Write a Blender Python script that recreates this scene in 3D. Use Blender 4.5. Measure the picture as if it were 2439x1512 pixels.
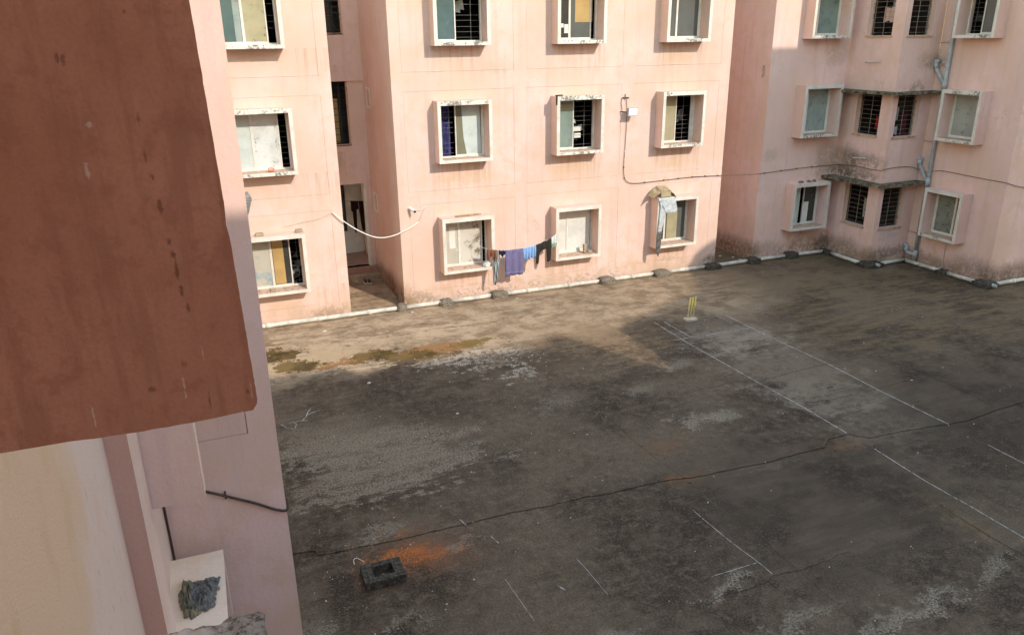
import bpy, bmesh, math, random
from mathutils import Vector, Matrix, noise as mnoise
random.seed(7)
scene = bpy.context.scene
for o in list(bpy.data.objects):
    bpy.data.objects.remove(o)
COL = scene.collection

# ------------------------------------------------------------------ camera
CAM_H = 6.9
PITCH, ROLL, YAW = math.radians(20.0637), math.radians(-0.7189), math.radians(21.4401)
fwd = Vector((math.sin(YAW)*math.cos(PITCH), math.cos(YAW)*math.cos(PITCH), -math.sin(PITCH)))
right = Vector((math.cos(YAW), -math.sin(YAW), 0))
down = fwd.cross(right)
cr, sr = math.cos(ROLL), math.sin(ROLL)
r2 = right*cr - down*sr
d2 = right*sr + down*cr
M = Matrix((r2, -d2, -fwd)).transposed().to_4x4()
M.translation = (0, 0, CAM_H)
cd = bpy.data.cameras.new('camera')
cam = bpy.data.objects.new('camera', cd)
COL.objects.link(cam)
cam.matrix_world = M
cd.sensor_width = 36.0
cd.lens = 36.0*1825.27/2438.0
cd.clip_start, cd.clip_end = 0.05, 2000
scene.camera = cam

# ------------------------------------------------------------------ light
SUN_DIR = Vector((-0.40, 1.0, -0.70)).normalized()      # the way the light travels
world = bpy.data.worlds.new('World')
scene.world = world
world.use_nodes = True
wn = world.node_tree
bg = wn.nodes['Background']
sky = wn.nodes.new('ShaderNodeTexSky')
sky.sky_type = 'NISHITA'
sky.sun_disc = False
sky.sun_elevation = math.asin(-SUN_DIR.z)
sky.sun_rotation = math.atan2(-SUN_DIR.x, -SUN_DIR.y)
sky.air_density, sky.dust_density, sky.ozone_density = 2.3, 0.0, 1.0
wn.links.new(sky.outputs[0], bg.inputs[0])
bg.inputs[1].default_value = 0.15
sl = bpy.data.lights.new('sun', 'SUN')
sl.energy = 2.0
sl.angle = math.radians(0.45)
sl.color = (0.74, 0.665, 0.575)      # sun dimmed and warmed by haze
sun = bpy.data.objects.new('sun', sl)
COL.objects.link(sun)
sun.rotation_euler = SUN_DIR.to_track_quat('-Z', 'Y').to_euler()
sun.location = (8, -20, 30)
vs = scene.view_settings
vs.view_transform = 'Standard'
vs.look = 'None'
vs.gamma = 1.0
vs.use_curve_mapping = False
vs.exposure = 1.25

scene.cycles.use_denoising = True
scene.cycles.use_adaptive_sampling = True
scene.cycles.adaptive_threshold = 0.03
scene.cycles.max_bounces = 5
scene.cycles.diffuse_bounces = 3
scene.cycles.glossy_bounces = 2

# ------------------------------------------------------------------ materials
class NT:
    def __init__(self, name):
        self.m = bpy.data.materials.new(name)
        self.m.use_nodes = True
        self.t = self.m.node_tree
        self.b = self.t.nodes['Principled BSDF']
        self.pos = self.n('ShaderNodeNewGeometry').outputs['Position']
    def n(self, typ, **kw):
        nd = self.t.nodes.new(typ)
        for k, v in kw.items():
            setattr(nd, k, v)
        return nd
    def link(self, a, b):
        if hasattr(a, 'is_linked') or hasattr(a, 'node'):
            self.t.links.new(a, b)
        else:
            b.default_value = a
    def math(self, op, a, b=0.0, c=0.0, clamp=False):
        nd = self.n('ShaderNodeMath', operation=op, use_clamp=clamp)
        for i, v in enumerate((a, b, c)):
            self.link(v, nd.inputs[i])
        return nd.outputs[0]
    def vmath(self, op, a, b):
        nd = self.n('ShaderNodeVectorMath', operation=op)
        self.link(a, nd.inputs[0])
        self.link(b, nd.inputs[1])
        return nd.outputs['Value'] if op in ('LENGTH', 'DOT_PRODUCT') else nd.outputs[0]
    def noise(self, scale, detail=5, rough=0.55, vec=None, dist=0.0):
        nd = self.n('ShaderNodeTexNoise')
        self.link(vec if vec is not None else self.pos, nd.inputs['Vector'])
        nd.inputs['Scale'].default_value = scale
        nd.inputs['Detail'].default_value = detail
        nd.inputs['Roughness'].default_value = rough
        nd.inputs['Distortion'].default_value = dist
        return nd.outputs[0]
    def stretch(self, s, off=(0, 0, 0)):
        nd = self.n('ShaderNodeMapping')
        self.link(self.pos, nd.inputs[0])
        nd.inputs['Scale'].default_value = s
        nd.inputs['Location'].default_value = off
        return nd.outputs[0]
    def ramp(self, f, a, b, lo=0.0, hi=1.0, smooth=True):
        nd = self.n('ShaderNodeMapRange')
        nd.interpolation_type = 'SMOOTHSTEP' if smooth else 'LINEAR'
        self.link(f, nd.inputs['Value'])
        nd.inputs['From Min'].default_value = a
        nd.inputs['From Max'].default_value = b
        nd.inputs['To Min'].default_value = lo
        nd.inputs['To Max'].default_value = hi
        return nd.outputs[0]
    def mix(self, f, a, b, mode='MIX'):
        nd = self.n('ShaderNodeMix', data_type='RGBA', blend_type=mode)
        self.link(f, nd.inputs[0])
        for v, s in ((a, nd.inputs[6]), (b, nd.inputs[7])):
            if isinstance(v, tuple):
                s.default_value = (v + (1,))[:4] if len(v) == 3 else v
            else:
                self.t.links.new(v, s)
        return nd.outputs[2]
    def sep(self):
        nd = self.n('ShaderNodeSeparateXYZ')
        self.link(self.pos, nd.inputs[0])
        return nd.outputs
    def blob(self, c, r, nz, amp=0.6, soft=0.25, ang=0.0):
        """soft-edged stain of its own shape around c with half-sizes r, its edge broken by nz"""
        nd = self.n('ShaderNodeMapping', vector_type='TEXTURE')
        self.link(self.pos, nd.inputs[0])
        nd.inputs['Location'].default_value = c
        nd.inputs['Scale'].default_value = r
        nd.inputs['Rotation'].default_value = (0, 0, ang)
        L = self.vmath('LENGTH', nd.outputs[0], (0, 0, 0))
        d = self.math('MULTIPLY_ADD', self.math('SUBTRACT', nz, 0.5), amp*2.0, L)
        return self.ramp(d, 1.0-soft, 1.0+soft, 1.0, 0.0)
    def warp(self, ox, oy, oz=None):
        """position shifted by (noise, amount) pairs: stains drawn on it get torn outlines"""
        cb = self.n('ShaderNodeCombineXYZ')
        for i, pairs in enumerate((ox, oy, oz or ())):
            acc = None
            for (nz, am) in pairs:
                acc = self.math('MULTIPLY_ADD', nz, am*2, acc if acc is not None else 0.0)
            if acc is not None:
                self.link(self.math('SUBTRACT', acc, sum(am for _, am in pairs)), cb.inputs[i])
        return self.vmath('ADD', self.pos, cb.outputs[0])
    def wblob(self, wp, c, r, st=1.0, soft=0.2, ang=0.0):
        nd = self.n('ShaderNodeMapping', vector_type='TEXTURE')
        self.t.links.new(wp, nd.inputs[0])
        nd.inputs['Location'].default_value = c
        nd.inputs['Scale'].default_value = r
        nd.inputs['Rotation'].default_value = (0, 0, ang)
        L = self.vmath('LENGTH', nd.outputs[0], (0, 0, 0))
        return self.ramp(L, 1.0-soft, 1.0+soft, st, 0.0)
    def bump(self, h, strength=0.3, dist=0.01):
        nd = self.n('ShaderNodeBump')
        nd.inputs['Strength'].default_value = strength
        nd.inputs['Distance'].default_value = dist
        self.link(h, nd.inputs['Height'])
        self.t.links.new(nd.outputs[0], self.b.inputs['Normal'])
    def done(self, col, rough=0.8, spec=0.3):
        spec = 0.0 if (not isinstance(rough, (int, float)) or rough > 0.8) else spec
        if isinstance(col, tuple):
            self.b.inputs['Base Color'].default_value = col + (1,)
        else:
            self.t.links.new(col, self.b.inputs['Base Color'])
        self.link(rough, self.b.inputs['Roughness'])
        self.b.inputs['Specular IOR Level'].default_value = spec
        return self.m

PINK = (0.775, 0.555, 0.475)
def plaster(name, base=PINK, blobs=(), grime=1.0, foot=True, dirt=(0.10, 0.085, 0.06), sills=False):
    k = NT(name)
    x, y, z = k.sep()
    big = k.noise(0.55, 3)
    mid = k.noise(3.2, 4, 0.65)
    fine = k.noise(45, 2)
    streak = k.noise(1.0, 4, 0.6, vec=k.stretch((5, 5, 0.35)))
    c = k.mix(k.ramp(big, 0.3, 0.7), (base[0]*0.93, base[1]*0.91, base[2]*0.84), tuple(min(1, v*w) for v, w in zip(base, (1.05, 1.06, 1.08))))
    c = k.mix(k.math('MULTIPLY', k.ramp(mid, 0.46, 0.64), 0.48*grime), c, (base[0]*0.93, base[1]*0.89, base[2]*0.74))
    c = k.mix(k.math('MULTIPLY', k.ramp(streak, 0.50, 0.70), 0.30*grime), c, tuple(v*0.74 for v in base))
    c = k.mix(k.math('MULTIPLY', k.ramp(fine, 0.35, 0.75), 0.16), c, tuple(v*0.75 for v in base))
    if sills:
        # rain streaks running down from the sills
        u = k.math('FLOORED_MODULO', k.math('SUBTRACT', x, 5.40), 3.28)
        mu = k.math('MULTIPLY', k.ramp(u, 0.0, 0.12), k.ramp(u, 1.62, 1.85, 1.0, 0.0))
        d = k.math('FLOORED_MODULO', k.math('SUBTRACT', 15.42, z), 2.90)
        md = k.ramp(d, 0.0, 1.15, 1.0, 0.0)
        rs = k.noise(1.0, 4, 0.65, vec=k.stretch((9, 9, 0.45), (3, 1, 2)))
        f = k.math('MULTIPLY', k.math('MULTIPLY', mu, md), k.ramp(rs, 0.44, 0.66))
        c = k.mix(k.math('MULTIPLY', f, 0.55), c, (base[0]*0.66, base[1]*0.60, base[2]*0.50))
    if foot:
        # hairline cracks in the render
        vo = k.n('ShaderNodeTexVoronoi', feature='DISTANCE_TO_EDGE')
        k.link(k.warp(((mid, 0.5),), ((mid, 0.5),), ((streak, 0.5),)), vo.inputs['Vector'])
        vo.inputs['Scale'].default_value = 0.42
        hc = k.math('MULTIPLY', k.ramp(vo.outputs['Distance'], 0.0, 0.006, 1.0, 0.0), k.ramp(big, 0.50, 0.58))
        c = k.mix(k.math('MULTIPLY', hc, 0.28), c, tuple(v*0.45 for v in base))
        # peeled paint and moss along the foot of the wall
        hz = k.math('MULTIPLY_ADD', k.math('SUBTRACT', mid, 0.5), -1.3, z)
        tan = k.ramp(hz, 0.05, 0.65, 1.0, 0.0)
        c = k.mix(k.math('MULTIPLY', tan, 0.35*grime), c, (0.50, 0.33, 0.20))
        sp = k.noise(9, 4, 0.7)
        low = k.ramp(z, 0.15, 0.50, 1.0, 0.0)
        patch = k.ramp(big, 0.50, 0.60)
        mm = k.math('MULTIPLY', k.math('MULTIPLY', k.ramp(sp, 0.50, 0.58), low), patch)
        c = k.mix(k.math('MULTIPLY', mm, 0.45, clamp=True), c, dirt)
        peel = k.math('MULTIPLY', k.ramp(mid, 0.57, 0.60), low)
        c = k.mix(k.math('MULTIPLY', peel, 0.30), c, (0.46, 0.40, 0.33))
    if blobs:
        sp2 = sp if foot else k.noise(9, 4, 0.7)
        wp = k.warp(((mid, 0.4), (sp2, 0.3)), ((mid, 0.4), (sp2, 0.3)), ((sp2, 0.35), (streak, 0.2)))
        tex = k.ramp(sp2, 0.34, 0.60, 0.45, 1.0)
    for (ct, r, colr, st) in blobs:
        f = k.wblob(wp, ct, tuple(v*1.12 for v in r), st*0.8, 0.45)
        c = k.mix(k.math('MULTIPLY', f, tex), c, colr)
    k.bump(fine if foot else k.noise(26, 4, 0.75), 0.16 if foot else 0.45, 0.010)
    return k.done(c, 0.85, 0.2)

MOSS = (0.045, 0.045, 0.03)
M_pink = plaster('pink_plaster', sills=True, blobs=[
    ((4.9, 19.45, 0.22), (0.45, 0.5, 0.13), (0.20, 0.16, 0.11), 0.75),
    ((2.5, 19.45, 0.18), (0.45, 0.5, 0.12), (0.24, 0.16, 0.09), 0.7),
    ((6.4, 19.45, 3.42), (0.75, 0.3, 0.14), (0.62, 0.44, 0.25), 0.55),
    ((9.6, 19.45, 3.45), (0.6, 0.3, 0.12), (0.62, 0.44, 0.25), 0.5),
    ((12.9, 19.45, 3.4), (0.55, 0.3, 0.15), (0.62, 0.44, 0.25), 0.5),
    ((12.8, 19.45, 6.35), (0.4, 0.3, 0.14), (0.62, 0.44, 0.25), 0.5),
    ((7.3, 19.45, 6.2), (0.5, 0.3, 0.14), (0.52, 0.40, 0.30), 0.5),
    ((11.2, 19.45, 5.95), (0.4, 0.3, 0.35), (0.56, 0.43, 0.34), 0.4),
    ((12.7, 19.45, 0.42), (0.28, 0.3, 0.05), (0.40, 0.34, 0.20), 0.8),
    ((8.6, 19.45, 0.30), (0.5, 0.3, 0.10), (0.45, 0.33, 0.22), 0.5),
    ((4.51, 20.2, 0.25), (0.3, 1.2, 0.42), (0.22, 0.11, 0.05), 0.75),
    ((4.51, 21.6, 0.15), (0.3, 1.6, 0.35), (0.08, 0.06, 0.04), 0.85),
    ((4.51, 19.75, 0.35), (0.1, 0.12, 0.12), MOSS, 0.9),
    ((14.45, 19.45, 0.20), (0.3, 0.3, 0.17), MOSS, 0.8)])
M_pink_wing = plaster('pink_plaster_weathered_shade_lift', base=(0.83, 0.58, 0.515), grime=1.15, blobs=[  # same paint as the sunlit block, base paled to lift the shaded wing
    ((18.95, 18.95, 3.1), (0.3, 0.42, 0.42), (0.085, 0.075, 0.045), 0.85),
    ((18.95, 18.3, 3.22), (0.3, 0.75, 0.20), (0.15, 0.12, 0.075), 0.7),
    ((18.6, 19.45, 3.1), (0.45, 0.3, 0.55), (0.30, 0.22, 0.15), 0.6),
    ((18.55, 19.45, 6.35), (0.42, 0.3, 0.35), (0.42, 0.31, 0.23), 0.55),
    ((18.95, 18.6, 2.78), (0.3, 0.8, 0.18), (0.07, 0.065, 0.04), 0.85),
    ((19.8, 17.5, 5.40), (0.3, 0.3, 0.10), (0.16, 0.12, 0.085), 0.7),
    ((20.2, 17.5, 6.15), (0.45, 0.3, 0.22), (0.30, 0.22, 0.16), 0.55),
    ((20.45, 17.5, 6.12), (0.3, 0.3, 0.10), (0.18, 0.13, 0.09), 0.6),
    ((19.05, 17.5, 0.2), (0.6, 0.3, 0.28), (0.12, 0.095, 0.06), 0.8),
    ((19.9, 17.5, 0.42), (0.6, 0.3, 0.12), (0.13, 0.10, 0.075), 0.75),
    ((18.95, 18.6, 0.25), (0.3, 1.0, 0.38), (0.13, 0.095, 0.055), 0.75),
    ((18.2, 19.45, 0.45), (0.7, 0.3, 0.34), (0.30, 0.17, 0.07), 0.75),
    ((18.8, 19.45, 0.25), (0.3, 0.3, 0.30), MOSS, 0.7),
    ((16.5, 19.45, 0.35), (0.55, 0.3, 0.22), (0.22, 0.17, 0.13), 0.55),
    ((16.0, 20.3, 0.25), (0.3, 1.3, 0.36), (0.13, 0.075, 0.04), 0.85),
    ((20.45, 15.1, 0.25), (0.3, 0.8, 0.38), (0.14, 0.09, 0.06), 0.75),
    ((20.45, 16.7, 0.15), (0.3, 0.9, 0.25), (0.12, 0.075, 0.05), 0.75),
    ((21.6, 14.6, 0.15), (1.6, 0.3, 0.36), (0.075, 0.05, 0.035), 0.85),
    ((16.35, 19.45, 3.35), (0.22, 0.3, 0.16), (0.42, 0.32, 0.26), 0.5)])
M_pink_own = plaster('pink_plaster_shaded_side', base=(0.84, 0.60, 0.545), foot=False, grime=1.0)  # same pink paint again, base paled because these walls stand in shade
def cream_wall():
    k = NT('cream_wall_paint')
    x, y, z = k.sep()
    bl = k.noise(1.0, 5, 0.6, vec=k.stretch((1, 1.5, 0.75)))
    b2 = k.noise(1.0, 5, 0.65, vec=k.stretch((1, 5.0, 1.8), (0, 4, 3)))
    yn = k.math('MULTIPLY_ADD', k.math('SUBTRACT', bl, 0.5), 2.6, y)
    yn = k.math('MULTIPLY_ADD', k.math('SUBTRACT', b2, 0.5), 0.9, yn)
    near = k.ramp(yn, 4.1, 3.2)
    c = k.mix(near, (0.76, 0.56, 0.495), (0.74, 0.49, 0.345))
    c = k.mix(k.math('MULTIPLY', k.ramp(b2, 0.50, 0.66), k.math('MULTIPLY', near, 0.6)), c, (0.66, 0.43, 0.27))
    rd = k.math('MULTIPLY', k.ramp(k.noise(11, 5, 0.75, vec=k.stretch((1, 2.2, 0.6))), 0.57, 0.68), k.math('MULTIPLY', k.ramp(yn, 3.5, 3.9), k.ramp(y, 4.66, 4.3)))
    c = k.mix(k.math('MULTIPLY', rd, 0.55), c, (0.50, 0.29, 0.23))
    fg = k.noise(70, 4, 0.7)
    c = k.mix(k.math('MULTIPLY', k.ramp(fg, 0.45, 0.65), 0.22), c, (0.52, 0.36, 0.27))
    k.bump(fg, 0.5, 0.006)
    return k.done(c, 0.85, 0.1)
M_cream = cream_wall()
M_cream_top = plaster('cream_top_lit_tint', base=(0.88, 0.67, 0.53), foot=False, grime=1.1)  # paler base paints in the stronger light on the box top
M_terra = plaster('terracotta_paint', base=(0.66, 0.41, 0.36), foot=False, grime=0.5)

def white_rim():
    k = NT('white_rim_paint')
    nz = k.noise(13, 6, 0.72)
    n2 = k.noise(1.1, 3)
    x, y, z = k.sep()
    f = k.math('MULTIPLY', k.ramp(nz, 0.58, 0.66), k.ramp(n2, 0.46, 0.58))
    c = k.mix(k.ramp(k.noise(3, 4), 0.35, 0.7), (0.76, 0.71, 0.63), (0.66, 0.60, 0.50))
    c = k.mix(k.math('MULTIPLY', f, 0.6), c, (0.30, 0.25, 0.19))
    k.bump(nz, 0.2, 0.008)
    return k.done(c, 0.65, 0.3)
M_rim = white_rim()
def rim_peel():
    k = NT('peeling_white_rim')
    nz = k.noise(15, 6, 0.72)
    n2 = k.noise(2.0, 4)
    f = k.ramp(k.math('ADD', k.math('MULTIPLY', nz, 0.7), k.math('MULTIPLY', n2, 0.5)), 0.61, 0.68)
    c = k.mix(k.math('MULTIPLY', f, 0.85), (0.74, 0.69, 0.60), (0.17, 0.14, 0.105))
    k.bump(k.math('SUBTRACT', 1.0, f), 0.5, 0.008)
    return k.done(c, 0.7, 0.3)
M_rimp = rim_peel()
def sill_mat():
    k = NT('dusty_sill')
    nz = k.noise(8, 6, 0.7)
    c = k.mix(k.ramp(nz, 0.48, 0.66), (0.62, 0.43, 0.32), (0.30, 0.20, 0.12))
    k.bump(nz, 0.3, 0.01)
    return k.done(c, 0.85, 0.2)
M_sill = sill_mat()

def simple(name, col, rough=0.6, spec=0.4, var=0.12, scale=8.0, metal=0.0, bump=0.0):
    k = NT(name)
    nz = k.noise(scale, 5, 0.6)
    c = k.mix(k.ramp(nz, 0.3, 0.7), tuple(v*(1-var) for v in col), tuple(min(1, v*(1+var)) for v in col))
    k.b.inputs['Metallic'].default_value = metal
    if bump:
        k.bump(nz, bump, 0.01)
    return k.done(c, rough, spec)
M_alu = simple('white_sash_paint', (0.74, 0.70, 0.62), 0.5, 0.4, 0.10, 5)
M_bar = simple('grey_grille_steel', (0.17, 0.155, 0.145), 0.55, 0.4, 0.2, 20)
M_bard2 = simple('rusty_grille_steel', (0.26, 0.22, 0.18), 0.6, 0.4, 0.3, 20)
M_bard = simple('dark_grille_steel', (0.055, 0.05, 0.045), 0.6, 0.4, 0.3, 20)
M_room = simple('room_shade_colour', (0.026, 0.021, 0.019), 0.9, 0.2, 0.3, 1.5)  # near-black base puts the darkness of the rooms into the colour
M_roomw = simple('lobby_white_paint', (0.74, 0.70, 0.62), 0.8, 0.2, 0.08, 3)
M_red = simple('red_oxide_floor', (0.36, 0.19, 0.13), 0.55, 0.4, 0.12, 4)
M_pvc = simple('dusty_white_pvc', (0.60, 0.56, 0.48), 0.55, 0.25, 0.25, 4)
M_pvcg = simple('grey_pvc', (0.42, 0.44, 0.45), 0.5, 0.4, 0.15, 7)
M_cable = simple('brown_black_cable', (0.07, 0.045, 0.035), 0.6, 0.4, 0.3, 20)
M_hose = simple('white_hose', (0.82, 0.80, 0.72), 0.5, 0.4, 0.05, 6)
M_glass = simple('dark_window_glass', (0.030, 0.038, 0.036), 0.12, 0.55, 0.5, 3)
M_black = simple('black_plastic', (0.02, 0.02, 0.02), 0.5, 0.4, 0.2, 10)
M_grey = simple('grey_cast_metal', (0.30, 0.30, 0.29), 0.55, 0.4, 0.2, 20)
M_roof = simple('grey_roof_screed', (0.30, 0.27, 0.23), 0.9, 0.2, 0.2, 1)

def paper(name, base, stain, amount=0.5, scale=7.0, gloss=0.35):
    k = NT(name)
    nz = k.noise(scale, 7, 0.72, dist=0.4)
    n2 = k.noise(scale*0.35, 4, 0.6, vec=k.stretch((1, 1, 1), (4, 2, 7)))
    f = k.math('MULTIPLY', k.ramp(nz, 0.66-0.2*amount, 0.74-0.2*amount), k.ramp(n2, 0.35, 0.6))
    c = k.mix(k.ramp(n2, 0.35, 0.7), base, tuple(v*0.82 for v in base))
    c = k.mix(f, c, stain)
    return k.done(c, gloss, 0.45)
P = dict(
    white=paper('white_painted_pane', (0.78, 0.76, 0.70), (0.45, 0.40, 0.34), 0.15),
    whitest=paper('stained_white_pane', (0.70, 0.72, 0.68), (0.22, 0.20, 0.17), 0.5, 9),
    pale=paper('pale_papered_pane', (0.60, 0.66, 0.62), (0.36, 0.40, 0.36), 0.3),
    torn=paper('torn_white_film_pane', (0.66, 0.62, 0.54), (0.22, 0.17, 0.11), 0.85, 5),
    beige=paper('beige_papered_pane', (0.56, 0.52, 0.43), (0.72, 0.68, 0.60), 0.4, 3),
    khaki=paper('khaki_board_pane', (0.40, 0.35, 0.22), (0.33, 0.28, 0.17), 0.2),
    khakist=paper('stained_khaki_pane', (0.44, 0.39, 0.24), (0.13, 0.10, 0.06), 0.45, 9),
    teal=paper('teal_papered_pane', (0.23, 0.295, 0.255), (0.12, 0.17, 0.15), 0.6, 9),
    tealp=paper('pale_teal_pane', (0.33, 0.385, 0.345), (0.16, 0.20, 0.18), 0.6, 9),
    dteal=paper('murky_teal_glass', (0.10, 0.16, 0.155), (0.34, 0.37, 0.33), 0.25, 6, 0.2),
    olive=paper('olive_glass_pane', (0.21, 0.20, 0.13), (0.16, 0.15, 0.10), 0.3),
    news=paper('newspaper_pane', (0.52, 0.50, 0.42), (0.20, 0.34, 0.42), 0.75, 4),
    ochre=paper('ochre_board_pane', (0.54, 0.36, 0.14), (0.42, 0.32, 0.16), 0.5),
    grey=paper('grey_papered_pane', (0.40, 0.41, 0.36), (0.17, 0.16, 0.13), 0.45, 6),
    greyd=paper('dark_grey_pane', (0.13, 0.135, 0.125), (0.10, 0.10, 0.09), 0.3, 4, 0.2),
    mould=paper('mouldy_teal_pane', (0.25, 0.26, 0.21), (0.06, 0.07, 0.06), 0.7, 9),
    moulds=paper('mouldy_ochre_pane', (0.36, 0.28, 0.16), (0.08, 0.07, 0.06), 0.75, 9),
    dirty=paper('dirty_dark_glass', (0.06, 0.058, 0.05), (0.26, 0.24, 0.20), 0.35, 9, 0.15),
    glass=M_glass)

# ------------------------------------------------------------------ mesh helpers
class MB:
    def __init__(self, T=None):
        self.v, self.f, self.mi = [], [], []
        self.T = T or (lambda a, b, c: (a, b, c))
    def add(self, vs, fs, mi=0):
        o = len(self.v)
        self.v += [self.T(*p) for p in vs]
        self.f += [tuple(i+o for i in q) for q in fs]
        self.mi += ([mi]*len(fs) if isinstance(mi, int) else list(mi))
    def box(self, a0, a1, b0, b1, c0, c1, mi=0):
        """faces: 0 a-,1 a+,2 b-,3 b+,4 c-,5 c+ ; mi may be a list of six"""
        vs = [(a, b, c) for a in (a0, a1) for b in (b0, b1) for c in (c0, c1)]
        fs = [(0, 1, 3, 2), (4, 6, 7, 5), (0, 4, 5, 1), (2, 3, 7, 6), (0, 2, 6, 4), (1, 5, 7, 3)]
        self.add(vs, fs, mi)
    def tube(self, path, r, seg=8, mi=0, cap=True):
        pts = [Vector(p) for p in path]
        n = len(pts)
        ref = Vector((0, 0, 1))
        vs, fs = [], []
        for i, p in enumerate(pts):
            t = (pts[min(i+1, n-1)]-pts[max(i-1, 0)]).normalized()
            a = t.cross(ref)
            if a.length < 0.05:
                a = t.cross(Vector((1, 0, 0)))
            a.normalize()
            b = a.cross(t)
            rr = r[i] if isinstance(r, (list, tuple)) else r
            for s in range(seg):
                w = 2*math.pi*s/seg
                vs.append(tuple(p+a*math.cos(w)*rr+b*math.sin(w)*rr))
        for i in range(n-1):
            for s in range(seg):
                s2 = (s+1) % seg
                fs.append((i*seg+s, i*seg+s2, (i+1)*seg+s2, (i+1)*seg+s))
        if cap:
            fs.append(tuple(range(seg)))
            fs.append(tuple(range((n-1)*seg, n*seg)))
        self.add(vs, fs, mi)
    def prism(self, poly, h0, h1, mi=0):
        n = len(poly)
        vs = [(x, y, h0) for x, y in poly]+[(x, y, h1) for x, y in poly]
        fs = [tuple(range(n)), tuple(range(n, 2*n))]+[(i, (i+1) % n, n+(i+1) % n, n+i) for i in range(n)]
        self.add(vs, fs, mi)
    def build(self, name, mats, parent=None, smooth=False):
        me = bpy.data.meshes.new(name)
        me.from_pydata(self.v, [], self.f)
        mats = mats if isinstance(mats, (list, tuple)) else [mats]
        for m in mats:
            me.materials.append(m)
        for p, i in zip(me.polygons, self.mi):
            p.material_index = i
            p.use_smooth = smooth
        bm = bmesh.new()
        bm.from_mesh(me)
        bmesh.ops.recalc_face_normals(bm, faces=bm.faces)
        bm.to_mesh(me)
        bm.free()
        o = bpy.data.objects.new(name, me)
        COL.objects.link(o)
        if parent:
            o.parent = parent
        return o

def thing(name, label, cat, loc=(0, 0, 0), group=None):
    o = bpy.data.objects.new(name, None)
    o.empty_display_size = 0.2
    COL.objects.link(o)
    o['label'], o['category'] = label, cat
    if group:
        o['group'] = group
    return o
def tag(o, label, cat, group=None):
    o['label'], o['category'] = label, cat
    if group:
        o['group'] = group
    return o

def holed(mb, u0, u1, z0, z1, w0, w1, holes, mi=0):
    """a wall slab in (u, w, z) with rectangular openings (u0,u1,z0,z1)"""
    us = sorted({u0, u1, *[h[0] for h in holes], *[h[1] for h in holes]})
    zs = sorted({z0, z1, *[h[2] for h in holes], *[h[3] for h in holes]})
    us = [u for u in us if u0 <= u <= u1]
    zs = [z for z in zs if z0 <= z <= z1]
    nu, nz = len(us)-1, len(zs)-1
    def solid(i, j):
        if i < 0 or j < 0 or i >= nu or j >= nz:
            return False
        cu, cz = (us[i]+us[i+1])/2, (zs[j]+zs[j+1])/2
        return not any(h[0] < cu < h[1] and h[2] < cz < h[3] for h in holes)
    idx = {}
    vs, fs = [], []
    def V(i, j, k):
        key = (i, j, k)
        if key not in idx:
            idx[key] = len(vs)
            vs.append((us[i], (w0, w1)[k], zs[j]))
        return idx[key]
    for i in range(nu):
        for j in range(nz):
            if not solid(i, j):
                continue
            fs.append((V(i, j, 1), V(i+1, j, 1), V(i+1, j+1, 1), V(i, j+1, 1)))
            fs.append((V(i, j, 0), V(i, j+1, 0), V(i+1, j+1, 0), V(i+1, j, 0)))
            for (di, dj, a, b) in ((-1, 0, (i, j), (i, j+1)), (1, 0, (i+1, j), (i+1, j+1)), (0, -1, (i, j), (i+1, j)), (0, 1, (i, j+1), (i+1, j+1))):
                if not solid(i+di, j+dj):
                    fs.append((V(*a, 0), V(*b, 0), V(*b, 1), V(*a, 1)))
    mb.add(vs, fs, mi)

def plane_T(kind, c):
    """(u, w outward, z) -> world, for a wall plane"""
    if kind == '-Y':
        return lambda u, w, z: (u, c-w, z)
    if kind == '-X':
        return lambda u, w, z: (c-w, u, z)
    if kind == '+X':
        return lambda u, w, z: (c+w, u, z)

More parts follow.
